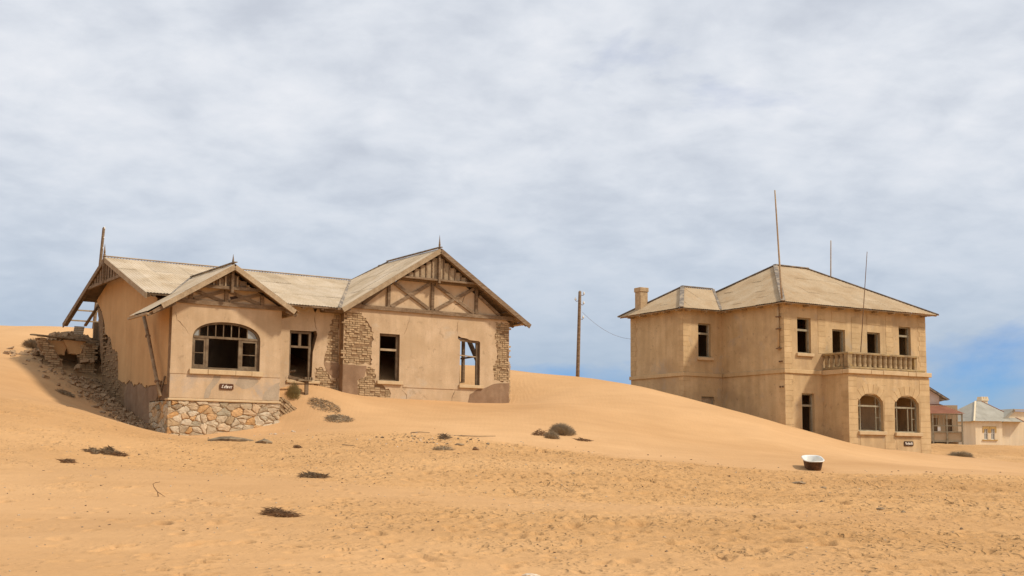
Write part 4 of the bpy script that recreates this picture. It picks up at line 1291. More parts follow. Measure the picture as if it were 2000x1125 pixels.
# inside walls and ceiling, so that the rooms are dark
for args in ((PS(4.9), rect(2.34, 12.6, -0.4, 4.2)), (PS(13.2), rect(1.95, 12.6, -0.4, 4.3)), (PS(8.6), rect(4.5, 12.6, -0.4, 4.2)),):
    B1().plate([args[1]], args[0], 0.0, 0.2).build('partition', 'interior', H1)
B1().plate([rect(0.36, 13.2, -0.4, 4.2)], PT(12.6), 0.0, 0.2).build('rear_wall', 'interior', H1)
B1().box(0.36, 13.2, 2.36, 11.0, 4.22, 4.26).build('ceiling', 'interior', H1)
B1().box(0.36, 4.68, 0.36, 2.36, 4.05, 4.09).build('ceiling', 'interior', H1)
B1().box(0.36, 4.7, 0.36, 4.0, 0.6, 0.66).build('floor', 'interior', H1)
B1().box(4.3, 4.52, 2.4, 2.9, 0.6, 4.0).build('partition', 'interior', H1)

# --- sand drifted into the rooms
def drift(a0, a1, t0, t1, zf, seed):
    n_, m_ = 26, 26
    r_ = np.random.default_rng(seed)
    ph = r_.uniform(0, 6, 4)
    mb = B1()
    vs_ = []
    for j in range(m_):
        for i in range(n_):
            a = a0 + (a1 - a0) * i / (n_ - 1); t_ = t0 + (t1 - t0) * j / (m_ - 1)
            vs_.append((a, t_, zf(a, t_) + 0.05 * sin(a * 1.7 + ph[0]) * sin(t_ * 1.3 + ph[1]) + 0.02 * sin(a * 4.1 + ph[2] + t_ * 2.2)))
    mb.add(vs_, [(j * n_ + i, j * n_ + i + 1, (j + 1) * n_ + i + 1, (j + 1) * n_ + i) for j in range(m_ - 1) for i in range(n_ - 1)])
    o = mb.build('sand_drift', 'sand', None, smooth=True, recalc=False)
    o.location = H1.location
    o.rotation_euler = H1.rotation_euler
    return o


tag(drift(8.95, 13.18, 1.96, 8.0, lambda a, t_: 1.2 + 0.42 * (t_ - 2.0) - 0.06 * abs(a - 11.5), 1), 'sand drifted into the room behind the left window of the gabled wing', 'sand', kind='structure')
tag(drift(5.12, 8.55, 2.36, 8.0, lambda a, t_: 1.08 + 0.26 * (t_ - 2.0) + 0.1 * (a - 6.5), 2), 'sand drifted into the room behind the recessed window', 'sand', kind='structure')
# --- sign
S1 = empty('name_sign', loc1(2.06, -0.03, 0.47), A1)
tag(S1, 'small brown name board with white lettering fixed below the arched bay window', 'sign')
mb = MB()
pl_ = []
for (cx_, cz_, a0) in ((0.54, 0.20, 0), (0.06, 0.20, 90), (0.06, 0.04, 180), (0.54, 0.04, 270)):
    for k_ in range(4):
        th = radians(a0 + k_ * 30)
        pl_.append((cx_ + 0.055 * cos(th), cz_ + 0.04 * sin(th)))
mb.plate([pl_], PT(0.0), -0.02, 0.015)
bd = mb.build('board', 'sign_brown', S1)
letters('Lehrer', 0.075, 0.065, 0.125, PT(-0.021), 0.0, bd, 'sign_letter', total=0.46)

# ------------------------------------------------------------------ house two: two-storey house on the right
DZ2 = 4.6
A2 = radians(30)
O2 = Vector((14.482, 65.0, 6.245))
H2 = empty('two_storey_house', O2 - Vector((0, 0, DZ2)), A2)
tag(H2, 'two-storey tan house with hipped iron roof, balcony and quoins behind the dune on the right', 'house')


def loc2(s, t, z):
    return Vector((O2.x + cos(A2) * s - sin(A2) * t, O2.y + sin(A2) * s + cos(A2) * t, O2.z + z))


def B2():
    return MB(DZ2)


T2 = 0.4
S_R, T_B, ZW = 10.75, 10.1, 3.62        # right end, back, wall top
# walls
fr_holes = [rect(0.92, 1.9, 0.94, 2.86), rect(3.47, 4.43, 0.0, 2.37), rect(6.10, 7.10, 0.0, 2.36), rect(8.60, 9.55, 0.96, 2.82), rect(1.17, 2.06, -4.3, -1.21)]
B2().plate([rect(0, S_R, -4.6, ZW)] + fr_holes, PT(0.0), 0.0, T2).build('front_wall', 'plaster_two', H2)
B2().plate([rect(T2, 5.1, -4.6, ZW)], PS(0.0), 0.0, T2).build('side_wall', 'plaster_two', H2)
rec_holes = [rect(-1.72, -0.82, 0.93, 2.84), rect(-1.53, -0.6, -3.0, -1.27)]
B2().plate([rect(-2.76, 0.0, -4.6, ZW)] + rec_holes, PT(5.1), 0.0, T2).build('front_wall', 'plaster_two', H2)
B2().plate([rect(5.5, T_B, -4.6, ZW)], PS(-2.76), 0.0, T2).build('side_wall', 'plaster_two', H2)
B2().plate([rect(-2.36, S_R - T2, -4.6, ZW)], PT(T_B - T2), 0.0, T2).build('rear_wall', 'plaster_two', H2)
B2().plate([rect(T2, T_B, -4.6, ZW)], PSr(S_R), 0.0, T2).build('side_wall', 'plaster_two', H2)
# floors, ceilings, partitions
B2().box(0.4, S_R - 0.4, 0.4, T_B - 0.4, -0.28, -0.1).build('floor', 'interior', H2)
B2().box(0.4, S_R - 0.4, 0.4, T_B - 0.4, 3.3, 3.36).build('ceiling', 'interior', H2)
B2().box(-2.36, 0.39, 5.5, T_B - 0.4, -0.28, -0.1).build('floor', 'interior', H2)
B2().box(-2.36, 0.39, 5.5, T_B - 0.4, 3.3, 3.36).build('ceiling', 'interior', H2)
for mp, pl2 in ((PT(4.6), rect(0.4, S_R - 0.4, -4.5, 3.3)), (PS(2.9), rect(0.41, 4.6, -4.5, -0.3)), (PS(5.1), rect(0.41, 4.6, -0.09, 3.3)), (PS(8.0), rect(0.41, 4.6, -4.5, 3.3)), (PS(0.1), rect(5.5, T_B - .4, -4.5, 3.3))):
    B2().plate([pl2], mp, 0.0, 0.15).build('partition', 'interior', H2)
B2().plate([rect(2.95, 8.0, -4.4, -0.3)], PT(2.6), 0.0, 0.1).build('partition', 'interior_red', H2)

# ground floor bay with the balcony on top
BT, BL, BR = -1.85, 2.72, 8.82
a1 = arch(3.38, 5.26, -3.2, -1.85, 0.62, 14, 2.7)
a2 = arch(6.10, 8.0, -3.23, -1.88, 0.62, 14, 2.7)
B2().plate([rect(BL, BR, -4.6, -0.18), a1, a2], PT(BT), 0.0, 0.38).build('bay_wall', 'plaster_two', H2)
B2().plate([rect(BT + 0.38, 0.0, -4.6, -0.18)], PS(BL), 0.0, 0.38).build('bay_wall', 'plaster_two', H2)
B2().plate([rect(BT + 0.38, 0.0, -4.6, -0.18)], PSr(BR), 0.0, 0.38).build('bay_wall', 'plaster_two', H2)
slab_x = [BL - 0.12, 4.3, 5.2, 7.1, 7.7, BR + 0.12]
for a, b_ in zip(slab_x[:-1], slab_x[1:]):
    B2().box(a, b_ - 0.012, BT - 0.14, BT + 0.3, -0.18 + random.uniform(0, .01), 0.06 + random.uniform(-.01, .01)).build('balcony_slab', 'sill', H2, bevel=0.02)
B2().box(BL - 0.12, BR + 0.12, BT + 0.3, -0.001, -0.18, 0.06).build('balcony_slab', 'sill', H2)
B2().box(BL - 0.02, BR - 0.3, BT - 0.04, BT + 0.26, 0.072, 0.20).build('balcony_plinth', 'stucco_rail', H2, bevel=0.03)
B2().box(BL - 0.02, BL + 0.26, BT + 0.262, -0.01, 0.072, 0.20).build('balcony_plinth', 'stucco_rail', H2, bevel=0.03)
rail = B2().box(BL - 0.06, 7.95, BT - 0.06, BT + 0.28, 0.84, 0.97).build('balustrade_rail', 'stucco_rail', H2, bevel=0.025)
B2().box(BL - 0.06, BL + 0.28, BT + 0.282, -0.01, 0.845, 0.975).build('balustrade_rail', 'stucco_rail', H2, bevel=0.025)
B2().box(BL - 0.03, BL + 0.3, BT - 0.03, BT + 0.25, 0.2, 0.84).build('balustrade_pier', 'stucco_rail', H2)
B2().box(7.72, 7.93, BT + 0.0, BT + 0.22, 0.2, 0.84).build('balustrade_pier', 'stucco_rail', H2)
prof = [(0.115, 0.0), (0.115, 0.05), (0.10, 0.08), (0.118, 0.2), (0.122, 0.34), (0.112, 0.46), (0.115, 0.52), (0.145, 0.59), (0.15, 0.64)]
bal = MB().lathe(prof, n=10).build('baluster', 'stucco_rail', mesh_only=True)
bal.shade_smooth()
for k_ in range(12):
    o = bpy.data.objects.new('baluster', bal)
    o.scale = (1.22, 1.0, 1.0)
    o.location = (3.23 + k_ * 0.384, BT + 0.11, 0.2 + DZ2)
    link(o, H2)
for k_ in range(4):
    o = bpy.data.objects.new('baluster', bal)
    o.scale = (1.0, 1.2, 1.0)
    o.location = (BL + 0.11, BT + 0.5 + k_ * 0.37, 0.2 + DZ2)
    link(o, H2)
# string course round the body
for args in ((0.0 - 0.08, BL - 0.13, -0.08, 0.0), (BR + 0.13, S_R + 0.08, -0.08, 0.0), (-2.84, -0.081, 5.02, 5.1)):
    B2().box(args[0], args[1], args[2], args[3], -0.17, 0.04).build('string_course', 'quoin', H2, bevel=0.015)
for args in ((-0.08, 0.0, 0.001, 5.019), (-2.84, -2.76, 5.101, 10.18)):
    B2().box(args[0], args[1], args[2], args[3], -0.17, 0.04).build('string_course', 'quoin', H2, bevel=0.015)


# quoins: every block its own piece
def quoins(a0, a1, z0, z1, mp, seed, h=0.30, alt=0.1, right=False, left=True, d=0.014):
    r = random.Random(seed)
    z, k = z0, 0
    while z < z1 - 0.12:
        hh = min(h * r.uniform(0.85, 1.12), z1 - z)
        e = alt if k % 2 else 0.0
        x0 = a0 - (e if not left else 0)
        x1 = a1 + (e if left else 0)
        B2().plate([rect(x0, x1, z + 0.006, z + hh - 0.006)], mp, -d + r.uniform(-.004, .004), -0.001).build('quoin', 'quoin', H2)
        z += hh
        k += 1


quoins(-0.021, 0.42, 0.06, 3.6, PT(0.0), 1)
quoins(-0.021, 0.46, -4.4, -0.18, PT(0.0), 2)
quoins(0.0, 0.36, 0.06, 3.6, PS(0.0), 3)
quoins(0.0, 0.36, -4.4, -0.18, PS(0.0), 4)
quoins(2.42, 2.92, 0.98, 3.6, PT(0.0), 5, alt=0.05)
quoins(4.92, 5.48, 0.2, 3.2, PT(0.0), 6, alt=0.06)
quoins(7.56, 8.02, 0.2, 3.45, PT(0.0), 7, alt=0.1)
quoins(10.25, 10.77, 0.06, 3.6, PT(0.0), 8, left=False)
quoins(10.25, 10.77, -4.4, -0.18, PT(0.0), 18, left=False)
quoins(-2.78, -2.42, 0.06, 3.6, PT(5.1), 9, alt=0.12)
quoins(-2.78, -2.42, -4.4, -0.18, PT(5.1), 10, alt=0.12)
quoins(5.1, 5.42, 0.06, 3.6, PS(-2.76), 11, alt=0.12)
quoins(9.62, 10.12, 0.06, 3.6, PS(-2.76), 12, left=False, alt=0.12)
quoins(5.1, 5.42, -3.0, -0.18, PS(-2.76), 13, alt=0.12)
quoins(BL - 0.021, 3.33, -4.5, -0.2, PT(BT), 14, alt=0.0, h=0.34)
quoins(5.32, 6.04, -4.5, -0.95, PT(BT), 15, alt=0.0, h=0.34)
quoins(8.06, BR + 0.02, -4.5, -0.2, PT(BT), 16, alt=0.0, h=0.34)
quoins(BT, BT + 0.42, -4.5, -0.2, PS(BL), 17, alt=0.12, h=0.34)
# voussoirs over the two arches
for (c0, zc) in ((4.32, -1.95), (7.05, -1.98)):
    for k_ in range(7):
        th0 = pi * (0.16 + 0.68 * k_ / 7); th1 = pi * (0.16 + 0.68 * (k_ + 1) / 7) - 0.02
        p = []
        for th, rr_ in ((th0, 1.0), (th1, 1.0), (th1, 1.62), (th0, 1.62)):
            ex, ez = 0.97 * rr_, 0.78 * rr_
            p.append((c0 + ex * cos(th) * (1.0 if rr_ == 1.0 else 0.9), min(zc + ez * sin(th), -0.62)))
        B2().plate([p], PT(BT), -0.016, -0.001).build('voussoir', 'quoin', H2)
# moulded panels over the balcony doors
for a in (3.47, 6.12):
    B2().plate([rect(a - 0.02, a + 1.0, 2.79, 3.34)], PT(0.0), -0.02, -0.001).build('wall_panel', 'quoin', H2)


# windows
def win2(a0, a1, z0, z1, t, tr=None, sill=True, mull=None, depth=0.16, name='window'):
    f = B2()
    f.plate([rect(a0, a1, z0, z1), rect(a0 + 0.075, a1 - 0.075, z0 + 0.06, z1 - 0.075)], PT(t + depth), 0.0, 0.09)
    o = f.build(name, 'frame_two', H2)
    if tr:
        B2().box(a0 + 0.075, a1 - 0.075, t + depth - 0.012, t + depth + 0.08, tr - 0.055, tr + 0.055).build('transom', 'frame_two', o)
    if mull:
        for m_ in mull:
            B2().box(m_ - 0.03, m_ + 0.03, t + depth - 0.006, t + depth + 0.075, z0 + 0.06, (tr or z1) - 0.06).build('mullion', 'frame_two', o)
    if sill:
        B2().box(a0 - 0.1, a1 + 0.14, t - 0.12, t + 0.05, z0 - 0.17, z0 - 0.002).build('sill', 'sill', H2, bevel=0.015)
    return o


win2(0.92, 1.9, 0.94, 2.86, 0.0, 2.2)
win2(8.60, 9.55, 0.96, 2.82, 0.0, 2.3)
win2(1.17, 2.06, -4.2, -1.21, 0.0, -1.85, sill=False)
win2(-1.72, -0.82, 0.93, 2.84, 5.1, 2.27)
win2(3.47, 4.43, 0.02, 2.37, 0.0, None, sill=False, name='balcony_door')
win2(6.10, 7.10, 0.02, 2.36, 0.0, None, sill=False, name='balcony_door')
# boarded lower opening in the set-back wall
o = win2(-1.53, -0.6, -3.0, -1.27, 5.1, None, sill=False)
B2().box(-1.45, -0.68, 5.27, 5.3, -2.9, -1.35).build('shutter_board', 'timber_pale', o)
for (c0, c1, z0, sp, rise, broken) in ((3.38, 5.26, -3.2, -1.85, 0.62, 1), (6.10, 8.0, -3.23, -1.88, 0.62, 2)):
    f = B2()
    oo = arch(c0, c1, z0, sp, rise, 14, 2.7)
    ii = arch(c0 + 0.08, c1 - 0.08, z0 + 0.07, sp, rise - 0.08, 14, 2.7)
    f.plate([oo, ii], PT(BT + 0.2), 0.0, 0.08)
    wo_ = f.build('arched_window', 'frame_two', H2)
    B2().box(c0 + 0.08, c1 - 0.08, BT + 0.19, BT + 0.27, sp - 0.05, sp + 0.04).build('transom', 'frame_two', wo_)
    cc = (c0 + c1) / 2
    for m_ in ((c0 + 0.36, c1 - 0.36) if broken == 1 else (c0 + 0.38, cc + 0.28, c1 - 0.36)):
        zt = sp - 0.05
        B2().box(m_ - 0.022, m_ + 0.022, BT + 0.21, BT + 0.26, z0 + 0.07, zt).build('mullion', 'frame_two', wo_)
    for m_ in (c0 + 0.36, c1 - 0.36):
        zt = sp + (rise - 0.08) * max(0.0, 1 - abs((m_ - cc) / (cc - c0 - 0.08)) ** 2.5) ** 0.4
        B2().box(m_ - 0.02, m_ + 0.02, BT + 0.215, BT + 0.255, sp + 0.04, zt).build('glazing_bar', 'frame_two', wo_)
    for (p, q) in ((c0 + 0.08, c0 + 0.34), (c1 - 0.34, c1 - 0.08)):
        B2().box(p, q, BT + 0.22, BT + 0.25, z0 + 0.72, z0 + 0.755).build('glazing_bar', 'frame_two', wo_)
    if broken == 1:
        B2().box(c0 + 0.385, c1 - 0.385, BT + 0.232, BT + 0.238, z0 + 0.09, sp - 0.06).build('pane', 'glass', wo_)
    else:
        B2().box(c0 + 0.09, c0 + 0.35, BT + 0.232, BT + 0.238, z0 + 0.09, sp - 0.06).build('pane', 'glass', wo_)
    B2().box(c0 - 0.05, c1 + 0.12, BT - 0.14, BT + 0.1, z0 - 0.2, z0 - 0.002).build('sill', 'sill', H2, bevel=0.02)

# sunk panels below the arched windows read as cracked plaster
for (c0, c1) in ((3.5, 5.2), (6.2, 7.95)):
    B2().plate([rect(c0, c1, -4.5, -3.5)], PT(BT), -0.012, -0.001).build('wall_panel', 'plaster_two', H2)

# --- roof
EV = 0.55
e_l, e_r, e_f, e_b = -EV, S_R + EV, -EV, T_B + EV
R0, R1, RT_, RZ, EZ = 3.75, 6.25, 4.75, 6.5, 3.55
roof2 = B2().beam((R0 - 0.05, RT_, RZ + 0.07), (R1 + 0.05, RT_, RZ + 0.07), 0.22, 0.05).build('main_roof', 'flashing', H2)


def slope(p_ridge0, p_ridge1, p_eave0, p_eave1, seed, parent, mname='roof_iron_two', course=2.0, dz=DZ2, **kw):
    """sheet one plane given by an eave edge and a ridge edge (or point)"""
    e0, e1 = Vector(p_eave0), Vector(p_eave1)
    r0, r1 = Vector(p_ridge0), Vector(p_ridge1)
    A = (e1 - e0).normalized()
    foot_ = e0 + A * (r0 - e0).dot(A)
    Bv = (foot_ - r0).normalized()
    top = r0
    ab = lambda p: ((p - top).dot(A), (p - top).dot(Bv))
    poly = [ab(r0), ab(r1), ab(e1), ab(e0)] if (r1 - r0).length > 1e-6 else [ab(r0), ab(e1), ab(e0)]
    lo = min(p[0] for p in poly); hi = max(p[0] for p in poly)
    f0 = poly_range(poly)
    sheets(parent, top, A, Bv, (lo + 1e-4, hi - 1e-4), f0, mname, dz, seed=seed, course=course, **kw)


FL, FR_, BL_, BR_ = (e_l, e_f, EZ), (e_r, e_f, EZ), (e_l, e_b, EZ), (e_r, e_b, EZ)
RA, RBp = (R0, RT_, RZ), (R1, RT_, RZ)
slope(RA, RBp, FL, FR_, 201, roof2)
slope(RA, RA, BL_, FL, 202, roof2)
slope(RBp, RBp, FR_, BR_, 203, roof2)
slope(RBp, RA, BR_, BL_, 204, roof2)
for p, q in ((RA, FL), (RBp, FR_), (RA, BL_), (RBp, BR_)):
    B2().beam(Vector(p) + Vector((0, 0, .05)), Vector(q) + Vector((0, 0, .05)), 0.24, 0.05).build('hip_cap', 'flashing', roof2)
# low roof of the set-back wing
w_l, w_f, w_b = -2.76 - EV, 5.1 - EV, T_B + EV
WA, WB = (-0.85, 7.6, 5.22), (1.45, 7.6, 5.22)
roof3 = B2().beam((-0.9, 7.6, 5.29), (1.35, 7.6, 5.29), 0.2, 0.05).build('wing_roof', 'flashing', H2)
slope(WA, WB, (w_l, w_f, EZ), (-0.45, w_f, EZ), 211, roof3)
slope(WA, WA, (w_l, w_b, EZ), (w_l, w_f, EZ), 212, roof3)
slope(WB, WA, (-0.45, w_b, EZ), (w_l, w_b, EZ), 213, roof3)
for q in ((w_l, w_f, EZ), (w_l, w_b, EZ)):
    B2().beam(Vector(WA) + Vector((0, 0, .05)), Vector(q) + Vector((0, 0, .05)), 0.24, 0.05).build('hip_cap', 'flashing', roof3)
B2().beam((-0.5, 4.55, 3.62), (1.45, 7.6, 5.27), 0.14, 0.03).build('valley_gutter', 'flashing', roof3)
# eaves: fascia, soffit and rafter ends
for (p, q) in (((e_l + .1, e_f + .1), (e_r - .1, e_f + .1)), ((e_l + .1, e_f + .1), (e_l + .1, w_f)), ((w_l + .1, w_f + .1), (-0.4, w_f + .1)), ((w_l + .1, w_f + .1), (w_l + .1, w_b - .1))):
    B2().beam((p[0], p[1], EZ - 0.03), (q[0], q[1], EZ - 0.03), 0.03, 0.05).build('fascia', 'timber_pale', H2)
for k_ in range(9):
    s_ = 0.15 + k_ * 1.28
    B2().box(s_ - 0.045, s_ + 0.045, e_f + 0.12, 0.0, EZ - 0.12, EZ - 0.03).build('rafter_end', 'timber_pale', H2)
for k_ in range(4):
    t_ = 0.4 + k_ * 1.3
    B2().box(e_l + 0.12, 0.0, t_ - 0.045, t_ + 0.045, EZ - 0.12, EZ - 0.03).build('rafter_end', 'timber_pale', H2)
for k_ in range(5):
    t_ = 5.2 + k_ * 1.15
    B2().box(w_l + 0.12, -2.76, t_ - 0.045, t_ + 0.045, EZ - 0.12, EZ - 0.03).build('rafter_end', 'timber_pale', H2)
for k_ in range(3):
    s_ = -2.6 + k_ * 1.15
    B2().box(s_ - 0.045, s_ + 0.045, w_f + 0.12, 5.1, EZ - 0.12, EZ - 0.03).build('rafter_end', 'timber_pale', H2)
# chimney
ch = B2()
ch.box(-2.75, -2.2, 9.15, 9.7, 3.4, 5.0)
ch.box(-2.79, -2.16, 9.11, 9.74, 5.0, 5.26)
ch.build('chimney', 'brick', H2, bevel=0.02)
# rain pipe on the side wall with clamps
dp = B2().tube([(-0.09, 0.36, 3.5), (-0.09, 0.36, 1.1)], 0.055, 8).build('downpipe', 'plaster_two', H2, smooth=True)
for z in (2.85, 2.2, 1.15):
    B2().box(-0.16, 0.0, 0.22, 0.5, z - 0.03, z + 0.03).build('clamp', 'rust', dp)
for z, t_ in ((0.45, 0.3), (0.45, 0.15), (-0.9, 0.3), (-0.9, 0.1)):
    B2().box(-0.1, 0.0, t_, t_ + 0.06, z - 0.04, z + 0.04).build('bracket', 'rust', H2)

# roof poles: each its own thing
def pole(name, base, top, r0, r1, label, cat='pole', mname='pipe'):
    mb = MB()
    d = top - base
    n = 7
    mb.tube([d * (k / n) for k in range(n + 1)], [r0 + (r1 - r0) * k / n for k in range(n + 1)], 8)
    o = mb.build(name, mname, None, smooth=True)
    o.location = base
    return tag(o, label, cat)


pole('roof_mast', loc2(-0.50, -0.40, 3.72), loc2(-0.86, -0.40, 9.51), 0.055, 0.035, 'tallest thin mast rising at the left front corner of the hipped roof', mname='timber_pale')
pole('roof_mast', loc2(10.2, 6.9, 4.4), loc2(10.35, 6.9, 8.95), 0.045, 0.03, 'thin mast standing up behind the right slope of the hipped roof', mname='timber_pale')
pole('balcony_mast', loc2(4.12, -1.3, 0.07), loc2(4.91, -1.3, 6.59), 0.028, 0.016, 'thin dark rod leaning up from the balcony past the eave', mname='rust')

S2 = empty('name_sign', loc2(6.72, BT - 0.03, -3.95), A2)
tag(S2, 'small dark name board under the right arched window of the two-storey house', 'sign')
mb = MB()
pl_ = []
for (cx_, cz_, a0) in ((0.65, 0.215, 0), (0.05, 0.215, 90), (0.05, 0.035, 180), (0.65, 0.035, 270)):
    for k_ in range(4):
        th = radians(a0 + k_ * 30)
        pl_.append((cx_ + 0.05 * cos(th), cz_ + 0.035 * sin(th)))
mb.plate([pl_], PT(0.0), -0.02, 0.012)
bd = mb.build('board', 'sign_black', S2)
letters('Architekt', 0.06, 0.075, 0.125, PT(-0.021), 0.0, bd, 'sign_letter', total=0.58)

# ------------------------------------------------------------------ telegraph poles and wire
def telegraph(name, base, top, r0, r1, label, pegs):
    root = empty(name, base)
    d = top - base
    mb = MB()
    mb.tube([d * (k / 8) for k in range(9)] + [d * 1.012], [r0 + (r1 - r0) * k / 8 for k in range(9)] + [r1 * 0.5], 10)
    mb.build('shaft', 'timber', root, smooth=True)
    for (f, side, col_) in pegs:
        p = d * f
        a = MB()
        a.tube([(p.x + side * r1 * 0.5, p.y, p.z), (p.x + side * (r1 + 0.1), p.y, p.z - 0.03), (p.x + side * (r1 + 0.14), p.y, p.z + 0.05)], 0.016, 6)
        h = a.build('bracket', 'rust', root)
        MB().lathe([(0.05, 0), (0.055, 0.05), (0.035, 0.09), (0.04, 0.12), (0.01, 0.15)], (p.x + side * (r1 + 0.14), p.y, p.z + 0.04), 8).build('insulator', 'enamel', root, smooth=True)
    return tag(root, label, 'pole')


tp_x, tp_y = 3.58, 66.6
telegraph('telegraph_pole', Vector((tp_x, tp_y, gz(tp_x, tp_y) - 0.3)), Vector((3.70, tp_y, 10.53)), 0.11, 0.085, 'weathered wooden telegraph pole standing alone on the dune crest between the houses', [(0.965, 1, 0), (0.90, -1, 0), (0.86, 1, 0), (0.70, 1, 0)])
p0 = Vector((3.83, tp_y, 9.42)); p1_ = loc2(-2.78, 9.9, 2.25)
mb = MB()
pts = []
for k_ in range(15):
    f = k_ / 14
    q = p0.lerp(p1_, f)
    q.z -= 0.35 * 4 * f * (1 - f)
    pts.append(q)
mb.tube(pts, 0.007, 5)
tag(mb.build('overhead_wire', 'rust'), 'thin slack wire running from the telegraph pole to the two-storey house', 'wire')
bx = loc1(1.6, 12.0, 0)
telegraph('telegraph_pole', Vector((-22.75, 66.5, gz(-22.75, 66.5) - 0.3)), Vector((-22.45, 66.5, 13.82)), 0.095, 0.075, 'wooden pole with pale knots sticking up behind the left gable of the long house', [(0.985, 0.2, 0), (0.90, 0.2, 0), (0.80, 0.2, 0)])

# ------------------------------------------------------------------ far buildings on the right
FV = Vector((37.0, 110.0, 2.0))
V = empty('veranda_house', FV, radians(-8))
tag(V, 'far house with red porch roof and two-level timber veranda, right of the two-storey house', 'house')
# local: x right, y back, ground at 0 (z up)
def BV(): return MB()
BV().plate([[(-1.5, -1.0), (1.62, -1.0), (1.62, 5.28), (-1.5, 7.33)]], PT(2.0), 0.0, 0.3).build('gable_wall', 'far_pink', V)
BV().plate([rect(2.3, 9.0, -1.0, 5.2)], PSr(1.62), 0.0, 0.3).build('side_wall', 'far_tan', V)
rfv = BV().beam((-1.5, 1.7, 7.46), (2.35, 1.7, 4.93), 0.12, 0.2, (0, 1, 0)).build('barge_board', 'flashing', V)
BV().beam((-1.5, 1.85, 7.6), (2.5, 1.85, 4.97), 0.05, 0.06, (0, 1, 0)).build('gutter', 'flashing', V)
mb = BV()
mb.add([(-1.5, 1.6, 7.56), (2.45, 1.6, 4.97), (2.45, 9.0, 4.97), (-1.5, 9.0, 7.56)], [(0, 1, 2, 3)])
mb.build('roof', 'flashing', V)
BV().beam((1.62, 1.65, 4.95), (2.2, 1.65, 4.9), 0.06, 0.07).build('bracket', 'flashing', V)
# porch
sheets(BV().box(0.2, 1.7, 1.9, 2.0, 4.46, 4.54).build('porch_roof', 'far_red_roof', V), (0, 2.0, 4.55), (1, 0, 0), (0, -0.93, -0.36), (0.1, 3.3), lambda a: (0.0 if a < 1.7 else (a - 1.7) / 1.6 * 2.6, 2.6), 'far_red_roof', 0.0, seed=301, course=3.0)
for a in (0.55, 1.75, 3.05):
    BV().box(a - 0.06, a + 0.06, -0.35, -0.23, 0.0, 3.62).build('post', 'frame_two', V)
for z in (3.55, 2.55, 2.0, 1.15):
    BV().box(0.5, 3.12, -0.34, -0.26, z - 0.05, z + 0.05).build('rail', 'frame_two', V)
for a in (0.85, 1.15, 1.45, 2.2, 2.6):
    BV().box(a - 0.02, a + 0.02, -0.32, -0.28, 2.55, 3.5).build('glazing_bar', 'frame_two', V)
BV().box(0.55, 3.05, -0.24, -0.2, 1.2, 1.95).build('parapet_board', 'far_tan', V)
BV().box(1.8, 2.3, -0.29, -0.27, 2.05, 2.5).build('pane', 'glass', V)
BV().box(0.95, 1.2, -0.29, -0.27, 2.1, 2.5).build('pane', 'enamel', V)
BV().plate([rect(0.3, 3.1, -0.5, 4.45), rect(0.9, 1.7, 0.05, 1.1), rect(0.8, 1.35, 2.1, 3.3), rect(2.0, 2.6, 2.1, 3.2)], PT(1.6), 0.0, 0.2).build('porch_wall', 'far_tan', V)
BV().box(0.3, 3.1, -0.2, 1.6, 1.12, 1.2).build('floor', 'interior', V)
BV().box(0.3, 3.1, 1.9, 2.3, -0.5, 4.4).build('rear_wall', 'interior', V)
BV().box(2.95, 3.15, 1.82, 6.0, -0.5, 3.6).build('side_wall', 'far_tan', V)

FH = Vector((52.7, 140.0, 1.8))
F = empty('cream_house', FH, radians(14))
tag(F, 'far cream house with grey hipped roof and paired ochre-trimmed windows at the right edge', 'house')
fw_h = rect(0, 3.5, -1.0, 4.15)
hw = [rect(1.12, 1.62, 2.05, 3.3), rect(2.02, 2.52, 2.05, 3.3)]
BV().plate([fw_h] + hw, PT(0.0), 0.0, 0.3).build('front_wall', 'far_cream', F)
BV().plate([rect(0.31, 8.0, -1.0, 4.15)], PS(0.0), 0.0, 0.3).build('side_wall', 'far_cream', F)
BV().box(0.31, 3.4, 0.5, 5, -0.5, 4.1).build('core', 'interior_red', F)
for hw_ in hw:
    a, b_ = hw_[0][0], hw_[1][0]
    f = BV()
    f.plate([rect(a, b_, 2.05, 3.3), rect(a + .06, b_ - .06, 2.12, 3.24)], PT(0.08), 0.0, 0.08)
    wf = f.build('window', 'enamel', F)
    BV().box((a + b_) / 2 - .025, (a + b_) / 2 + .025, 0.09, 0.15, 2.12, 3.28).build('mullion', 'enamel', wf)
    BV().box(a + .07, b_ - .07, 0.09, 0.15, 2.75, 2.8).build('transom', 'enamel', wf)
    BV().box(a + .07, b_ - .07, 0.12, 0.13, 2.12, 3.28).build('pane', 'glass_grey', wf)
    BV().box(a - .18, b_ + .18, -0.05, -0.001, 3.3, 3.55).build('lintel', 'ochre', wf)
    BV().box(a - .2, a - .001, -0.04, -0.001, 2.85, 3.3).build('jamb', 'ochre', wf)
    BV().box(b_ + .001, b_ + .2, -0.04, -0.001, 2.85, 3.3).build('jamb', 'ochre', wf)
BV().box(0.85, 2.8, -0.1, -0.001, 1.93, 2.05).build('sill', 'ochre', F)
rf = BV().beam((2.85, 4.0, 6.65), (3.75, 4.0, 6.65), 0.15, 0.05).build('roof', 'far_grey_roof', F)
fe = 0.35
slope((2.9, 4.0, 6.6), (3.7, 4.0, 6.6), (-fe, -fe, 4.1), (6.2, -fe, 4.1), 311, rf, 'far_grey_roof', dz=0.0)
slope((2.9, 4.0, 6.6), (2.9, 4.0, 6.6), (-fe, 8.4, 4.1), (-fe, -fe, 4.1), 312, rf, 'far_grey_roof', dz=0.0)
slope((3.7, 4.0, 6.6), (3.7, 4.0, 6.6), (6.2, -fe, 4.1), (6.2, 8.4, 4.1), 313, rf, 'far_grey_roof', dz=0.0)
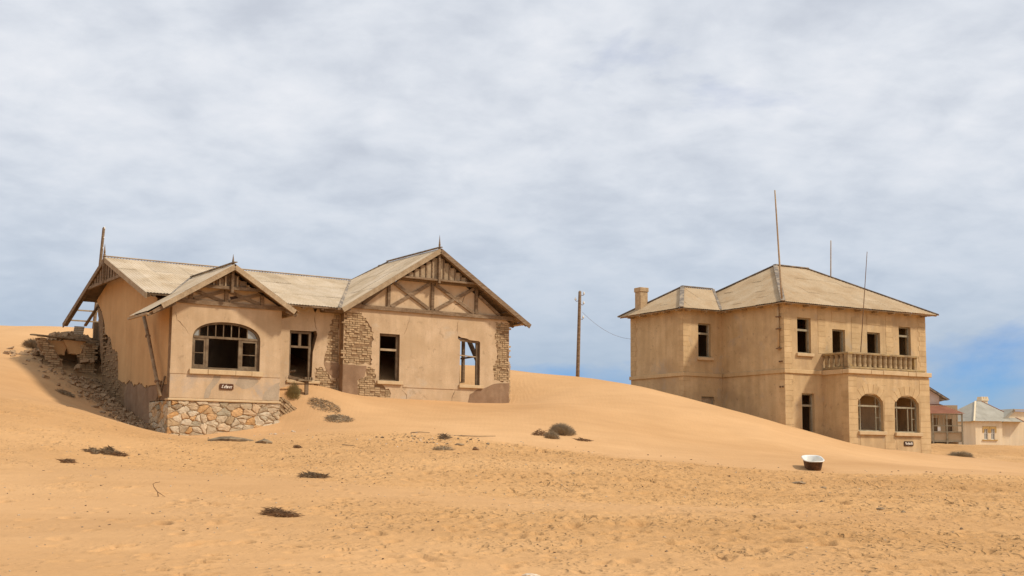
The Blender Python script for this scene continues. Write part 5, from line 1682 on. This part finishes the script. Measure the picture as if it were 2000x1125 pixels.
slope((3.7, 4.0, 6.6), (2.9, 4.0, 6.6), (6.2, 8.4, 4.1), (-fe, 8.4, 4.1), 314, rf, 'far_grey_roof', dz=0.0)
BV().beam((2.9, 4.0, 6.63), (-fe, -fe, 4.14), 0.18, 0.05).build('hip_cap', 'far_cream', rf)
BV().beam((3.7, 4.0, 6.63), (6.2, -fe, 4.14), 0.18, 0.05).build('hip_cap', 'far_red_roof', rf)
mb = BV()
mb.box(4.6, 5.4, 5.2, 6.0, 5.0, 6.75); mb.box(4.52, 5.48, 5.12, 6.08, 6.75, 7.0)
for k_ in range(3):
    mb.box(4.55 + k_ * 0.33, 4.77 + k_ * 0.33, 5.15, 6.05, 7.0, 7.22)
mb.build('chimney', 'far_cream', F)
mb = BV(); mb.box(-0.3, 0.2, 8.2, 8.8, 4.4, 6.1); mb.build('chimney', 'far_tan', F)
mb = BV(); mb.box(-0.15, 0.25, 5.0, 5.4, 4.6, 5.9); mb.build('chimney', 'pipe', F)

FG = Vector((56.25, 140.95, 1.8))
G_ = empty('gable_annex', FG, radians(14))
tag(G_, 'far cream gable end with low yard wall, cut off by the right edge', 'building')
BV().plate([[(0.02, -0.5), (9, -0.5), (9, 5.35), (1.7, 5.35), (0.02, 4.1)]], PT(0.4), 0.0, 0.3).build('gable_wall', 'far_cream', G_)
BV().beam((-0.1, 0.25, 4.1), (1.7, 0.25, 5.5), 0.35, 0.12, (0, 1, 0)).build('barge_board', 'far_grey_roof', G_)
BV().beam((1.6, 0.25, 5.5), (9.0, 0.25, 5.5), 0.35, 0.14).build('barge_board', 'far_tan', G_)
mb = BV(); mb.add([(-0.1, 0.1, 4.2), (1.7, 0.1, 5.62), (1.7, 8, 5.62), (-0.1, 8, 4.2)], [(0, 1, 2, 3)]); mb.build('roof', 'far_grey_roof', G_)
BV().box(-0.1, 9.0, -1.6, -1.4, -0.3, 1.0).build('yard_wall', 'far_tan', G_)
BV().box(-0.2, 9.0, -1.7, -1.3, 1.0, 1.12).build('yard_coping', 'interior', G_)

# ------------------------------------------------------------------ bathtub
def bathtub(loc, rz, tilt):
    root = empty('bathtub', loc, rz)
    root.rotation_euler = (tilt, 0, rz)
    # local: length along y (near end at -y), width x, height z
    def ring(hx, hy, z, n=32, p=3.2, dy=0.0):
        out = []
        for k in range(n):
            th = 2 * pi * k / n
            c, s = cos(th), sin(th)
            w = 1.0 if s > 0 else 1.0
            out.append((hx * abs(c) ** (2 / p) * (1 if c > 0 else -1), dy + hy * abs(s) ** (2 / p) * (1 if s > 0 else -1), z))
        return out
    n = 32
    def loft(rings, name, m_, close_bottom):
        mb = MB()
        vs_ = [q for r_ in rings for q in r_]
        fs = [(i * n + k, i * n + (k + 1) % n, (i + 1) * n + (k + 1) % n, (i + 1) * n + k) for i in range(len(rings) - 1) for k in range(n)]
        if close_bottom == 'last':
            fs.append(tuple((len(rings) - 1) * n + k for k in range(n)))
        else:
            fs.append(tuple(range(n))[::-1])
        mb.add(vs_, fs)
        return mb.build(name, m_, root, smooth=True)
    loft([ring(0.23, 0.52, 0.0), ring(0.25, 0.56, 0.03), ring(0.285, 0.66, 0.22), ring(0.315, 0.74, 0.42), ring(0.325, 0.77, 0.50)], 'shell', 'tub_iron', 'first')
    loft([ring(0.325, 0.77, 0.498), ring(0.365, 0.815, 0.502), ring(0.378, 0.83, 0.522), ring(0.36, 0.81, 0.545), ring(0.325, 0.775, 0.54), ring(0.305, 0.74, 0.49), ring(0.28, 0.68, 0.28), ring(0.22, 0.55, 0.07), ring(0.15, 0.45, 0.055)], 'basin', 'enamel', 'last')
    for x, y in ((-.18, -.45), (.18, -.45), (-.18, .45), (.18, .45)):
        MB().lathe([(0.03, -0.1), (0.035, -0.06), (0.05, 0.05)], (x, y, 0), 8).build('foot', 'tub_iron', root)
    return root


tub = bathtub((11.22, 46.0, gz(11.1, 45.4) - 0.02), radians(-7), radians(8.5))
tub.scale = (1.04, 0.98, 0.88)
tag(tub, 'old white-enamelled cast iron bathtub lying tilted at the foot of the dune', 'bathtub')

# ------------------------------------------------------------------ collapsed lean-to by the long house
AN = empty('ruined_annex', loc1(0, 10.6, 1.2), A1)
tag(AN, 'collapsed brick lean-to with plank roof half buried behind the long house on the left', 'ruin')
AZ = -1.2
def BA(): return MB(AZ)
leanp = [(-2.72, 3.1), (-2.36, 3.12), (-2.05, 2.75), (-1.72, 2.3), (-1.35, 1.55), (-1.4, 0.7), (-2.0, 0.7), (-2.1, 2.0), (-2.5, 2.6)]
lw = BA().plate([rough(leanp, 0.14, 0.03, 401)], PT(0.04), 0.0, 0.4).build('leaning_wall', 'mortar', AN)
lay_bricks(lw, leanp, PT(0.04), AZ, -0.05, 0.10, 0.26, 402, miss=0.12)
BA().plate([rough([(-2.3, 3.02), (-1.42, 3.0), (-1.34, 2.72), (-1.42, 2.36), (-2.0, 2.42), (-2.15, 2.7)], 0.14, 0.04, 403)], PT(0.25), 0.0, 0.25).build('plaster_panel', 'plaster_warm_shade', AN)
BA().plate([[(-1.5, 3.06), (-0.52, 3.04), (-0.72, 2.5), (-0.9, 2.44), (-1.24, 2.46)]], PT(0.12), 0.0, 0.3).build('lintel', 'plaster_warm_shade', AN, bevel=0.03)
pier_p = rect(-0.75, -0.03, 0.6, 2.98)
pw = BA().plate([rough(pier_p, 0.2, 0.03, 404)], PT(0.14), 0.0, 0.4).build('brick_pier', 'mortar', AN)
lay_bricks(pw, pier_p, PT(0.14), AZ, -0.06, 0.10, 0.27, 405, miss=0.06)
BA().plate([rect(-2.2, -0.05, 0.4, 2.9)], PT(1.5), 0.0, 0.2).build('rear_wall', 'interior', AN)
for (p, q, w, h) in (((-3.05, -0.1, 3.22), (-0.9, 0.1, 3.14), 0.22, 0.05), ((-2.9, 0.25, 3.26), (0.05, 0.3, 3.12), 0.2, 0.05), ((-2.6, 0.55, 3.24), (-0.1, 0.6, 3.16), 0.22, 0.05), ((-1.0, -0.05, 3.1), (0.1, 0.0, 3.07), 0.14, 0.06), ((-2.5, 0.9, 3.28), (-0.3, 1.0, 3.2), 0.24, 0.05)):
    BA().beam(p, q, w, h).build('plank', 'driftwood', AN)
tin = MB()
o_t = loc1(-0.55, 12.2, 3.05)
ns = 50
vs_, fs = [], []
for i in range(ns + 1):
    b_ = i / ns * 0.95
    hh = 0.022 * sin(2 * pi * b_ / 0.105)
    for a in (-0.24, 0.24):
        vs_.append((a + b_ * 0.18, 0.25 * b_ - hh * 0.9, b_ * 0.92 + hh * 0.3))
fs = [(2 * i, 2 * i + 1, 2 * i + 3, 2 * i + 2) for i in range(ns)]
tin.add(vs_, fs)
ti = tin.build('loose_roof_sheet', 'roof_iron', None, smooth=True, recalc=False)
ti.location = o_t
ti.rotation_euler = (0, 0, A1)
tag(ti, 'loose corrugated iron sheet leaning on the rubble at the left end of the long house', 'iron sheet')


def chunks(name, centres, sizes, mname, seed, label, cat):
    r = random.Random(seed)
    mb = MB()
    for (x, y, z), s in zip(centres, sizes):
        R = Matrix.Rotation(r.uniform(0, 6.28), 3, 'Z') @ Matrix.Rotation(r.uniform(-.6, .6), 3, 'X') @ Matrix.Rotation(r.uniform(-.5, .5), 3, 'Y')
        d = (s * r.uniform(.7, 1.3), s * r.uniform(.45, .8), s * r.uniform(.25, .55))
        v8 = []
        for i in (-1, 1):
            for j in (-1, 1):
                for k in (-1, 1):
                    p = R @ Vector((i * d[0] / 2 * r.uniform(.75, 1.1), j * d[1] / 2 * r.uniform(.75, 1.1), k * d[2] / 2 * r.uniform(.75, 1.1)))
                    v8.append((x + p.x, y + p.y, z + p.z))
        mb.add(v8, [(0, 1, 3, 2), (4, 6, 7, 5), (0, 4, 5, 1), (2, 3, 7, 6), (0, 2, 6, 4), (1, 5, 7, 3)])
    o = mb.build(name, mname)
    return tag(o, label, cat, kind='stuff')


r4 = random.Random(44)
cs, ss = [], []
for k_ in range(900):
    t_ = r4.uniform(1.6, 10.2)
    s_ = -0.05 - abs(r4.gauss(0, 0.55)) * (0.5 + 0.16 * t_)
    p = loc1(s_, t_, 0)
    cs.append((p.x, p.y, gz(p.x, p.y) + r4.uniform(-.03, .05))); ss.append(0.05 + 0.26 * r4.random() ** 2)
chunks('brick_rubble', cs, ss, 'rubble', 45, 'scattered brick and plaster rubble along the shaded side wall of the long house', 'rubble')
cs, ss = [], []
for k_ in range(520):
    a, b_ = r4.gauss(0, 0.9), r4.gauss(0, 0.7)
    p = loc1(-0.75 + a, 12.6 + b_, 0)
    g = gz(p.x, p.y)
    top = 3.55 - 0.35 * (a * a + b_ * b_)
    z = min(max(g, O1.z + top), g + 1.2)
    cs.append((p.x, p.y, z + r4.uniform(-.12, .05))); ss.append(r4.uniform(0.15, 0.42))
chunks('rubble_heap', cs, ss, 'rubble', 46, 'dark heap of collapsed brick rubble under the hanging eave at far left', 'rubble')

# leaning drainpipe and planks by the bay
mb = MB()
pa, pb = loc1(-0.34, 2.6, 3.55), loc1(-0.28, 0.25, 0.12)
mid_ = pa.lerp(pb, 0.3) + Vector((0.03, -0.05, 0))
mb.tube([pa - pb, mid_ - pb, pa.lerp(pb, 0.7) - pb, Vector((0, 0, 0))], 0.075, 8)
o = mb.build('leaning_drainpipe', 'pipe', None, smooth=True)
o.location = pb
for f in (0.26, 0.82):
    q = pa.lerp(pb, f) - pb
    MB().lathe([(0.10, -0.06), (0.115, 0.0), (0.10, 0.06)], tuple(q), 8).build('collar', 'rust', o)
tag(o, 'rusty drainpipe leaning against the left side of the stone-footed bay', 'pipe')
for i, (t0, t1, z0, z1, w, lab) in enumerate(((0.62, 0.42, 0.10, 0.95, 0.07, 'taller of two short dark battens leaning on the bay beside the drainpipe'), (0.95, 0.85, 0.06, 0.78, 0.08, 'shorter dark batten leaning on the bay wall left of the taller batten'))):
    a, b_ = loc1(-0.2, t0, z0 - 0.12), loc1(-0.06, t1, z1)
    mb = MB().beam((0, 0, 0), b_ - a, w, 0.05)
    o = mb.build('leaning_batten', 'timber')
    o.location = a
    tag(o, lab, 'plank')

# fallen brickwork beside the bay
FB = empty('fallen_brickwork', loc1(4.98, 0.30, -0.22), A1)
FB.rotation_euler = (0, radians(38), A1)
slab_p = [(-0.32, 0.36), (0.05, 0.44), (0.62, 0.42), (1.15, 0.40), (1.32, 0.2), (1.25, -0.3), (0.5, -0.5), (-0.25, -0.5)]
sl = MB().plate([rough(slab_p, 0.14, 0.03, 410)], PT(0.0), 0.05, 0.32).build('slab', 'mortar', FB)
lay_bricks(sl, slab_p, PT(0.0), 0.0, 0.0, 0.10, 0.27, 411, miss=0.05)
tag(FB, 'tilted fragment of fallen brickwork against the right corner of the stone-footed bay', 'brickwork')

# stub table of weathered timber
px_, py_ = -8.92, 53.5
T_ = empty('timber_stand', (px_, py_, gz(px_, py_) - 0.1), A1 - 0.1)
MB().box(-0.075, 0.075, -0.06, 0.06, 0.0, 0.66).build('post', 'timber', T_)
MB().box(-0.42, 0.2, -0.16, 0.16, 0.66, 0.73).build('top_plank', 'driftwood', T_)
for k_ in range(4):
    MB().box(-0.12 + k_ * 0.1, -0.06 + k_ * 0.1, -0.17, 0.1, 0.73, 0.83).build('slat', 'driftwood', T_)
tag(T_, 'short weathered timber post with a plank top in front of the recessed window', 'stand')
a, b_ = loc1(5.75, 1.55, 1.22), loc1(6.55, 1.3, 1.02)
o = MB().beam((0, 0, 0), b_ - a, 0.13, 0.14).build('loose_beam', 'timber')
o.location = a
tag(o, 'short dark beam lying on the sand under the recessed window', 'beam')
a = loc1(6.15, 3.1, 0)
o = MB().tube([(-0.45, 0.2, 0.28), (0.1, 0.05, 0.33), (0.6, -0.1, 0.42)], 0.05, 6).build('fallen_pole', 'timber_pale')
o.location = (a.x, a.y, gz(a.x, a.y) + 0.1)
tag(o, 'pale pole fallen across the sand inside the recessed window', 'pole')


# ------------------------------------------------------------------ plants and debris
def blade(mb, p0, p1, p2, w):
    d = (p2 - p0)
    side = d.cross(Vector((0.2, 1, 0.1)))
    if side.length < 1e-4:
        side = Vector((1, 0, 0))
    side = side.normalized() * w
    mb.add([p0 - side, p0 + side, p1 + side * 0.7, p1 - side * 0.7, p2], [(0, 1, 2, 3), (3, 2, 4)])


def shrub(name, x, y, rx, ry, h, n, mname, label, cat='shrub', seed=0, rz=0.0, w=0.008, flop=0.5, stems=5, sink=0.04, matted=False):
    r = random.Random(seed)
    root = empty(name, (x, y, gz(x, y)), rz)
    g0 = gz(x, y)
    ca, sa = cos(rz), sin(rz)

    def ground_at(px_, py_):
        return gz(x + ca * px_ - sa * py_, y + sa * px_ + ca * py_) - g0
    mb = MB()
    for k in range(n):
        th = r.uniform(0, 2 * pi)
        rr_ = sqrt(r.random())
        ex, ey = rx * rr_ * cos(th), ry * rr_ * sin(th)
        ez = h * sqrt(max(0.02, 1 - rr_ * rr_)) * r.uniform(0.55, 1.08)
        if matted:      # lying twigs, every which way
            az_, L_ = r.uniform(0, 2 * pi), r.uniform(0.06, 0.24)
            p0_ = Vector((ex, ey, ez * r.random()))
            p2_ = p0_ + Vector((cos(az_) * L_, sin(az_) * L_ * 0.8, r.uniform(-.02, .07)))
            p0_.z += ground_at(p0_.x, p0_.y)
            p2_.z = max(p2_.z, 0.0) + ground_at(p2_.x, p2_.y)
            blade(mb, p0_, (p0_ + p2_) / 2 + Vector((r.uniform(-.02, .02), 0, r.uniform(0, .03))), p2_, w * r.uniform(.6, 1.3))
            continue
        s0 = r.uniform(0.35, 0.75)
        b0 = Vector((ex * s0 + r.uniform(-.04, .04), ey * s0 + r.uniform(-.04, .04), ez * s0 * r.uniform(0.2, 0.9)))
        e = Vector((ex * r.uniform(.95, 1.1), ey * r.uniform(.95, 1.1), ez))
        b0.z += ground_at(b0.x, b0.y) - sink * 0.3
        e.z += ground_at(e.x, e.y)
        m_ = (b0 + e) / 2 + Vector((r.uniform(-.04, .04), r.uniform(-.04, .04), r.uniform(0, flop * 0.06)))
        blade(mb, b0, m_, e, w * r.uniform(.6, 1.3))
    mb.build('twigs', mname, root, recalc=False)
    sm_ = MB()
    for k in range(stems):
        th = r.uniform(0, 2 * pi)
        p = Vector((r.uniform(-.3, .3) * rx, r.uniform(-.3, .3) * ry, 0))
        q = Vector((rx * 0.7 * cos(th), ry * 0.7 * sin(th), h * r.uniform(.4, .8)))
        p.z = ground_at(p.x, p.y) - sink
        q.z += ground_at(q.x, q.y)
        sm_.tube([p, (p + q) / 2 + Vector((0, 0, .03)), q], [0.014, 0.01, 0.004], 5)
    sm_.build('stems', mname, root)
    return tag(root, label, cat)


shrub('dry_shrub', 2.10, 50.6, 0.62, 0.5, 0.50, 1500, 'twig_grey', 'large dome-shaped grey-brown shrub alone at the foot of the central dune', seed=501, w=0.009)
shrub('dry_shrub', 1.62, 49.2, 0.36, 0.3, 0.32, 600, 'twig_grey', 'smaller tuft growing against the front left of the large dune shrub', seed=502, w=0.009)
shrub('dry_shrub', 1.20, 49.9, 0.30, 0.26, 0.22, 160, 'twig_red', 'sparse broken twigs at the left side of the large dune shrub', seed=503, matted=True, w=0.012)
shrub('dry_shrub', -8.02, 52.7, 0.85, 0.42, 0.12, 620, 'twig_grey', 'low brown mat of shrub on the slope right of the stone footing, upper one', seed=504, matted=True, w=0.009, rz=-0.5)
shrub('dry_shrub', -7.18, 51.4, 0.62, 0.4, 0.2, 700, 'twig_grey', 'low brown shrub on the slope below the gabled wing, lower one', seed=505, matted=True, w=0.009, rz=-0.4)
shrub('grass_tuft', -9.42, 53.2, 0.36, 0.3, 0.72, 700, 'grass_dry', 'yellow-green grass tuft between the bay corner and the timber stand', cat='grass', seed=506, w=0.006, flop=2)
shrub('dry_weed', -12.30, 37.8, 0.22, 0.18, 0.24, 420, 'twig', 'middle and tallest of three dark dead weeds on the left slope', cat='weed', seed=507, matted=True, w=0.012)
shrub('dry_weed', -12.78, 37.8, 0.22, 0.16, 0.12, 220, 'twig', 'left dark dead weed of the row on the left slope', cat='weed', seed=508, matted=True, w=0.012)
shrub('dry_weed', -11.92, 37.7, 0.2, 0.14, 0.1, 200, 'twig_red', 'right dark dead weed of the row on the left slope', cat='weed', seed=509, matted=True, w=0.012)
shrub('dry_weed', -12.36, 34.5, 0.2, 0.14, 0.09, 160, 'twig_red', 'small flat reddish dead weed in the sand at lower left', cat='weed', seed=510, matted=True, w=0.012)
shrub('dry_weed', -5.35, 32.9, 0.2, 0.15, 0.16, 300, 'twig', 'dark bristly dead weed left of centre in the middle of the sand flat', cat='weed', seed=511, matted=True, w=0.01)
shrub('dry_weed', -5.05, 32.75, 0.22, 0.14, 0.12, 220, 'twig', 'thin trailing end beside the dark bristly dead weed', cat='weed', seed=512, matted=True, w=0.01)
shrub('dry_weed', -4.55, 23.95, 0.17, 0.13, 0.14, 280, 'twig_red', 'brown crumbled dead weed on the foreground sand drift left of centre', cat='weed', seed=513, matted=True, w=0.009)
shrub('dry_weed', -4.28, 23.7, 0.2, 0.12, 0.09, 220, 'twig_red', 'low trailing part right of the crumbled foreground weed', cat='weed', seed=514, matted=True, w=0.009)
shrub('dry_weed', -2.40, 43.5, 0.36, 0.22, 0.14, 260, 'twig_grey', 'faint flat greyish weed on the sand in front of the gabled wing', cat='weed', seed=515, matted=True, w=0.007)
shrub('dry_weed', -7.5, 43.4, 0.18, 0.14, 0.16, 160, 'twig_red', 'small reddish weed on the sand below the grass tuft', cat='weed', seed=516, w=0.009)
shrub('dry_weed', -2.55, 47.3, 0.2, 0.16, 0.2, 220, 'twig', 'small dark weed among the scattered rubbish below the gabled wing', cat='weed', seed=517, matted=True, w=0.012)
shrub('dry_shrub', -23.0, 59.2, 0.75, 0.5, 0.5, 800, 'twig', 'dark scrubby bush at the top left beside the ruined lean-to', seed=518, w=0.014)
shrub('dry_shrub', 31.2, 86.0, 1.1, 0.8, 0.6, 700, 'twig_grey', 'grey bush by the right corner of the two-storey house', seed=519, w=0.02)
shrub('dry_weed', 2.9, 49.4, 0.3, 0.2, 0.08, 120, 'twig_red', 'low scatter of twigs below the right edge of the large dune shrub', cat='weed', seed=520, matted=True, w=0.01)
shrub('dry_weed', -18.95, 52.3, 0.35, 0.2, 0.2, 260, 'twig', 'dark tuft in the hollow left of the long house', cat='weed', seed=521, matted=True, w=0.012)


def stick(name, x, y, pts, r0, mname, label, cat='stick', rz=0.0):
    mb = MB()
    pts = [Vector(p) for p in pts]
    mb.tube(pts, [r0 * (1 - 0.6 * k / (len(pts) - 1)) for k in range(len(pts))], 6)
    o = mb.build(name, mname)
    o.location = (x, y, gz(x, y))
    o.rotation_euler = (0, 0, rz)
    return tag(o, label, cat)


stick('bent_twig', -7.80, 27.35, [(0.05, 0, -0.04), (0.02, 0, 0.1), (-0.06, 0, 0.2), (-0.09, 0.01, 0.27), (-0.04, 0, 0.3), (0.07, 0, 0.32)], 0.014, 'twig_red', 'crooked dry twig standing upright in the sand at lower left')
stick('short_twig', -7.70, 27.3, [(-0.05, 0, 0.1), (0.04, -0.03, 0.05), (0.12, -0.05, 0.0)], 0.012, 'twig_red', 'short twig leaning at the foot of the crooked upright twig')
stick('short_twig', -6.93, 24.2, [(-0.06, 0, 0.05), (0.0, 0, 0.03), (0.06, -0.03, 0.0)], 0.012, 'twig', 'tiny dark twig lying below the crooked upright twig')
stick('long_branch', -1.7, 48.3, [(-1.6, 0.1, 0.03), (-0.6, 0.0, 0.04), (0.4, -0.05, 0.02), (1.1, -0.02, 0.03)], 0.028, 'twig', 'long thin dark branch lying across the sand below the gabled wing', rz=-0.05)
stick('short_branch', -3.6, 48.6, [(-0.35, 0, 0.02), (0, 0.05, 0.05), (0.4, 0.1, 0.03)], 0.025, 'twig', 'short dark branch lying left of the long thin branch below the wing')
stick('short_branch', -5.75, 43.7, [(-0.22, 0, 0.05), (0.0, 0.0, 0.03), (0.25, -0.03, 0.02)], 0.02, 'twig', 'small dark branch on the open sand left of the rubbish scatter')
stick('upright_twig', -10.95, 26.2, [(0, 0, -0.03), (0.01, 0, 0.06), (-0.01, 0, 0.12)], 0.012, 'twig', 'tiny upright twig near the left edge of the foreground')
stick('short_twig', -16.9, 47.3, [(-0.2, 0, 0.05), (0, 0, 0.06), (0.2, -0.05, 0.04)], 0.025, 'twig', 'dark twig lying on the left dune ridge in front of the hollow')
stick('upright_twig', -15.4, 47.9, [(0, 0, -0.03), (0.03, 0, 0.12), (0.10, 0, 0.2)], 0.03, 'twig', 'short dark stump poking from the ridge in front of the long house')


def lump(name, x, y, d, mname, label, cat, seed, rz=0.0, sink=0.3, n=9):
    """weathered lump: a jittered loaf"""
    r = random.Random(seed)
    mb = MB()
    rings = []
    for i in range(5):
        f = -1 + 2 * i / 4
        k = sqrt(max(0.12, 1 - f * f * 0.9))
        rings.append([(f * d[0] / 2, cos(2 * pi * q / n) * d[1] / 2 * k * r.uniform(.7, 1.2), (sin(2 * pi * q / n) * 0.5 + 0.5 - sink) * d[2] * k * r.uniform(.75, 1.2)) for q in range(n)])
    vs_ = [p for rg in rings for p in rg]
    fs = [(i * n + k, i * n + (k + 1) % n, (i + 1) * n + (k + 1) % n, (i + 1) * n + k) for i in range(4) for k in range(n)]
    fs += [tuple(range(n)), tuple(4 * n + k for k in range(n))]
    mb.add(vs_, fs)
    o = mb.build(name, mname)
    o.location = (x, y, gz(x, y))
    o.rotation_euler = (0, 0, rz)
    return tag(o, label, cat)


lump('half_buried_beam', -10.35, 45.6, (1.7, 0.34, 0.26), 'driftwood', 'long weathered beam half buried in the sand below the stone footing', 'beam', 601, -0.06)
lump('half_buried_beam', -8.98, 44.9, (0.62, 0.3, 0.2), 'driftwood', 'short broken chunk of timber right of the long half-buried beam', 'beam', 602, -0.1)
lump('stone_lump', -1.26, 44.2, (0.24, 0.2, 0.17), 'twig_red', 'small reddish-brown stone on the sand in front of the gabled wing', 'stone', 603)
lump('stone_lump', -1.9, 45.6, (0.36, 0.2, 0.1), 'twig', 'flat dark stone right of the rubbish scatter below the wing', 'stone', 604)
lump('dark_debris', 8.71, 37.5, (0.44, 0.2, 0.1), 'twig', 'largest dark scrap of debris on the flat below the bathtub', 'debris', 605, 0.1)
lump('dark_debris', 9.12, 36.2, (0.24, 0.14, 0.08), 'twig', 'smaller dark scrap right of and below the largest scrap under the bathtub', 'debris', 606, -0.4)
lump('dark_debris', 7.39, 29.5, (0.1, 0.1, 0.07), 'twig', 'small dark lump on the right flat, left of the flat dark scrap', 'debris', 607)
lump('dark_debris', 8.13, 27.3, (0.19, 0.11, 0.06), 'twig', 'flat dark scrap in the middle of the trodden right flat', 'debris', 608)
lump('dark_debris', 8.19, 25.9, (0.11, 0.1, 0.05), 'twig', 'round dark scrap just below the flat dark scrap on the right flat', 'debris', 609)
lump('dark_debris', 8.23, 22.7, (0.06, 0.06, 0.05), 'twig', 'tiny dark scrap at lower right of the trodden flat', 'debris', 610)
lump('pale_scrap', 0.27, 16.05, (0.24, 0.1, 0.05), 'pebble', 'pale whitish scrap lying at the bottom edge of the photo', 'debris', 611, -0.15)
lump('dark_debris', 1.86, 36.9, (0.15, 0.1, 0.06), 'twig', 'small dark stone on the flat below the large dune shrub', 'debris', 612)
lump('dark_debris', -4.67, 23.98, (0.1, 0.07, 0.06), 'pebble', 'small white stone at the left tip of the crumbled foreground weed', 'stone', 613)

# small rubbish and grit: nobody could count it
r5 = random.Random(55)


def scatter(name, n, fn, smin, smax, mname, label, cat, seed):
    cs_, ss_ = [], []
    while len(cs_) < n:
        x, y = fn()
        if y > np.interp(x, TOE_X, TOE_Y) + 1.5:
            continue
        cs_.append((x, y, gz(x, y) + 0.004)); ss_.append(r5.uniform(smin, smax) * (0.5 + y / 40))
    return chunks(name, cs_, ss_, mname, seed, label, cat)


scatter('grit_pale', 900, lambda: (r5.uniform(-1, 1) * 15, 14 + 34 * r5.random() ** 1.3), 0.012, 0.04, 'pebble', 'pale pebbles and shell grit scattered over the sand flat', 'pebbles', 71)
scatter('grit_dark', 550, lambda: (r5.uniform(-0.7, 1) * 20, 14 + 34 * r5.random() ** 0.9), 0.012, 0.05, 'pebble_dark', 'dark chips and twig bits scattered over the sand flat', 'pebbles', 72)
scatter('rubbish_scatter', 80, lambda: (-3.0 + r5.gauss(0, 1.0), 46.8 + r5.gauss(0, 0.9)), 0.02, 0.075, 'driftwood', 'scatter of wood and plaster scraps on the sand below the gabled wing', 'debris', 73)
scatter('plaster_scatter', 30, lambda: (-3.6 + r5.gauss(0, 1.8), 46.2 + r5.gauss(0, 1.0)), 0.015, 0.05, 'pebble', 'pale plaster crumbs on the sand below the gabled wing', 'debris', 74)
scatter('footing_crumbs', 14, lambda: (-9.4 + r5.gauss(0, 0.9), 50.6 + r5.gauss(0, 0.9)), 0.025, 0.07, 'pebble', 'pale crumbs of plaster fallen below the right corner of the bay', 'debris', 75)
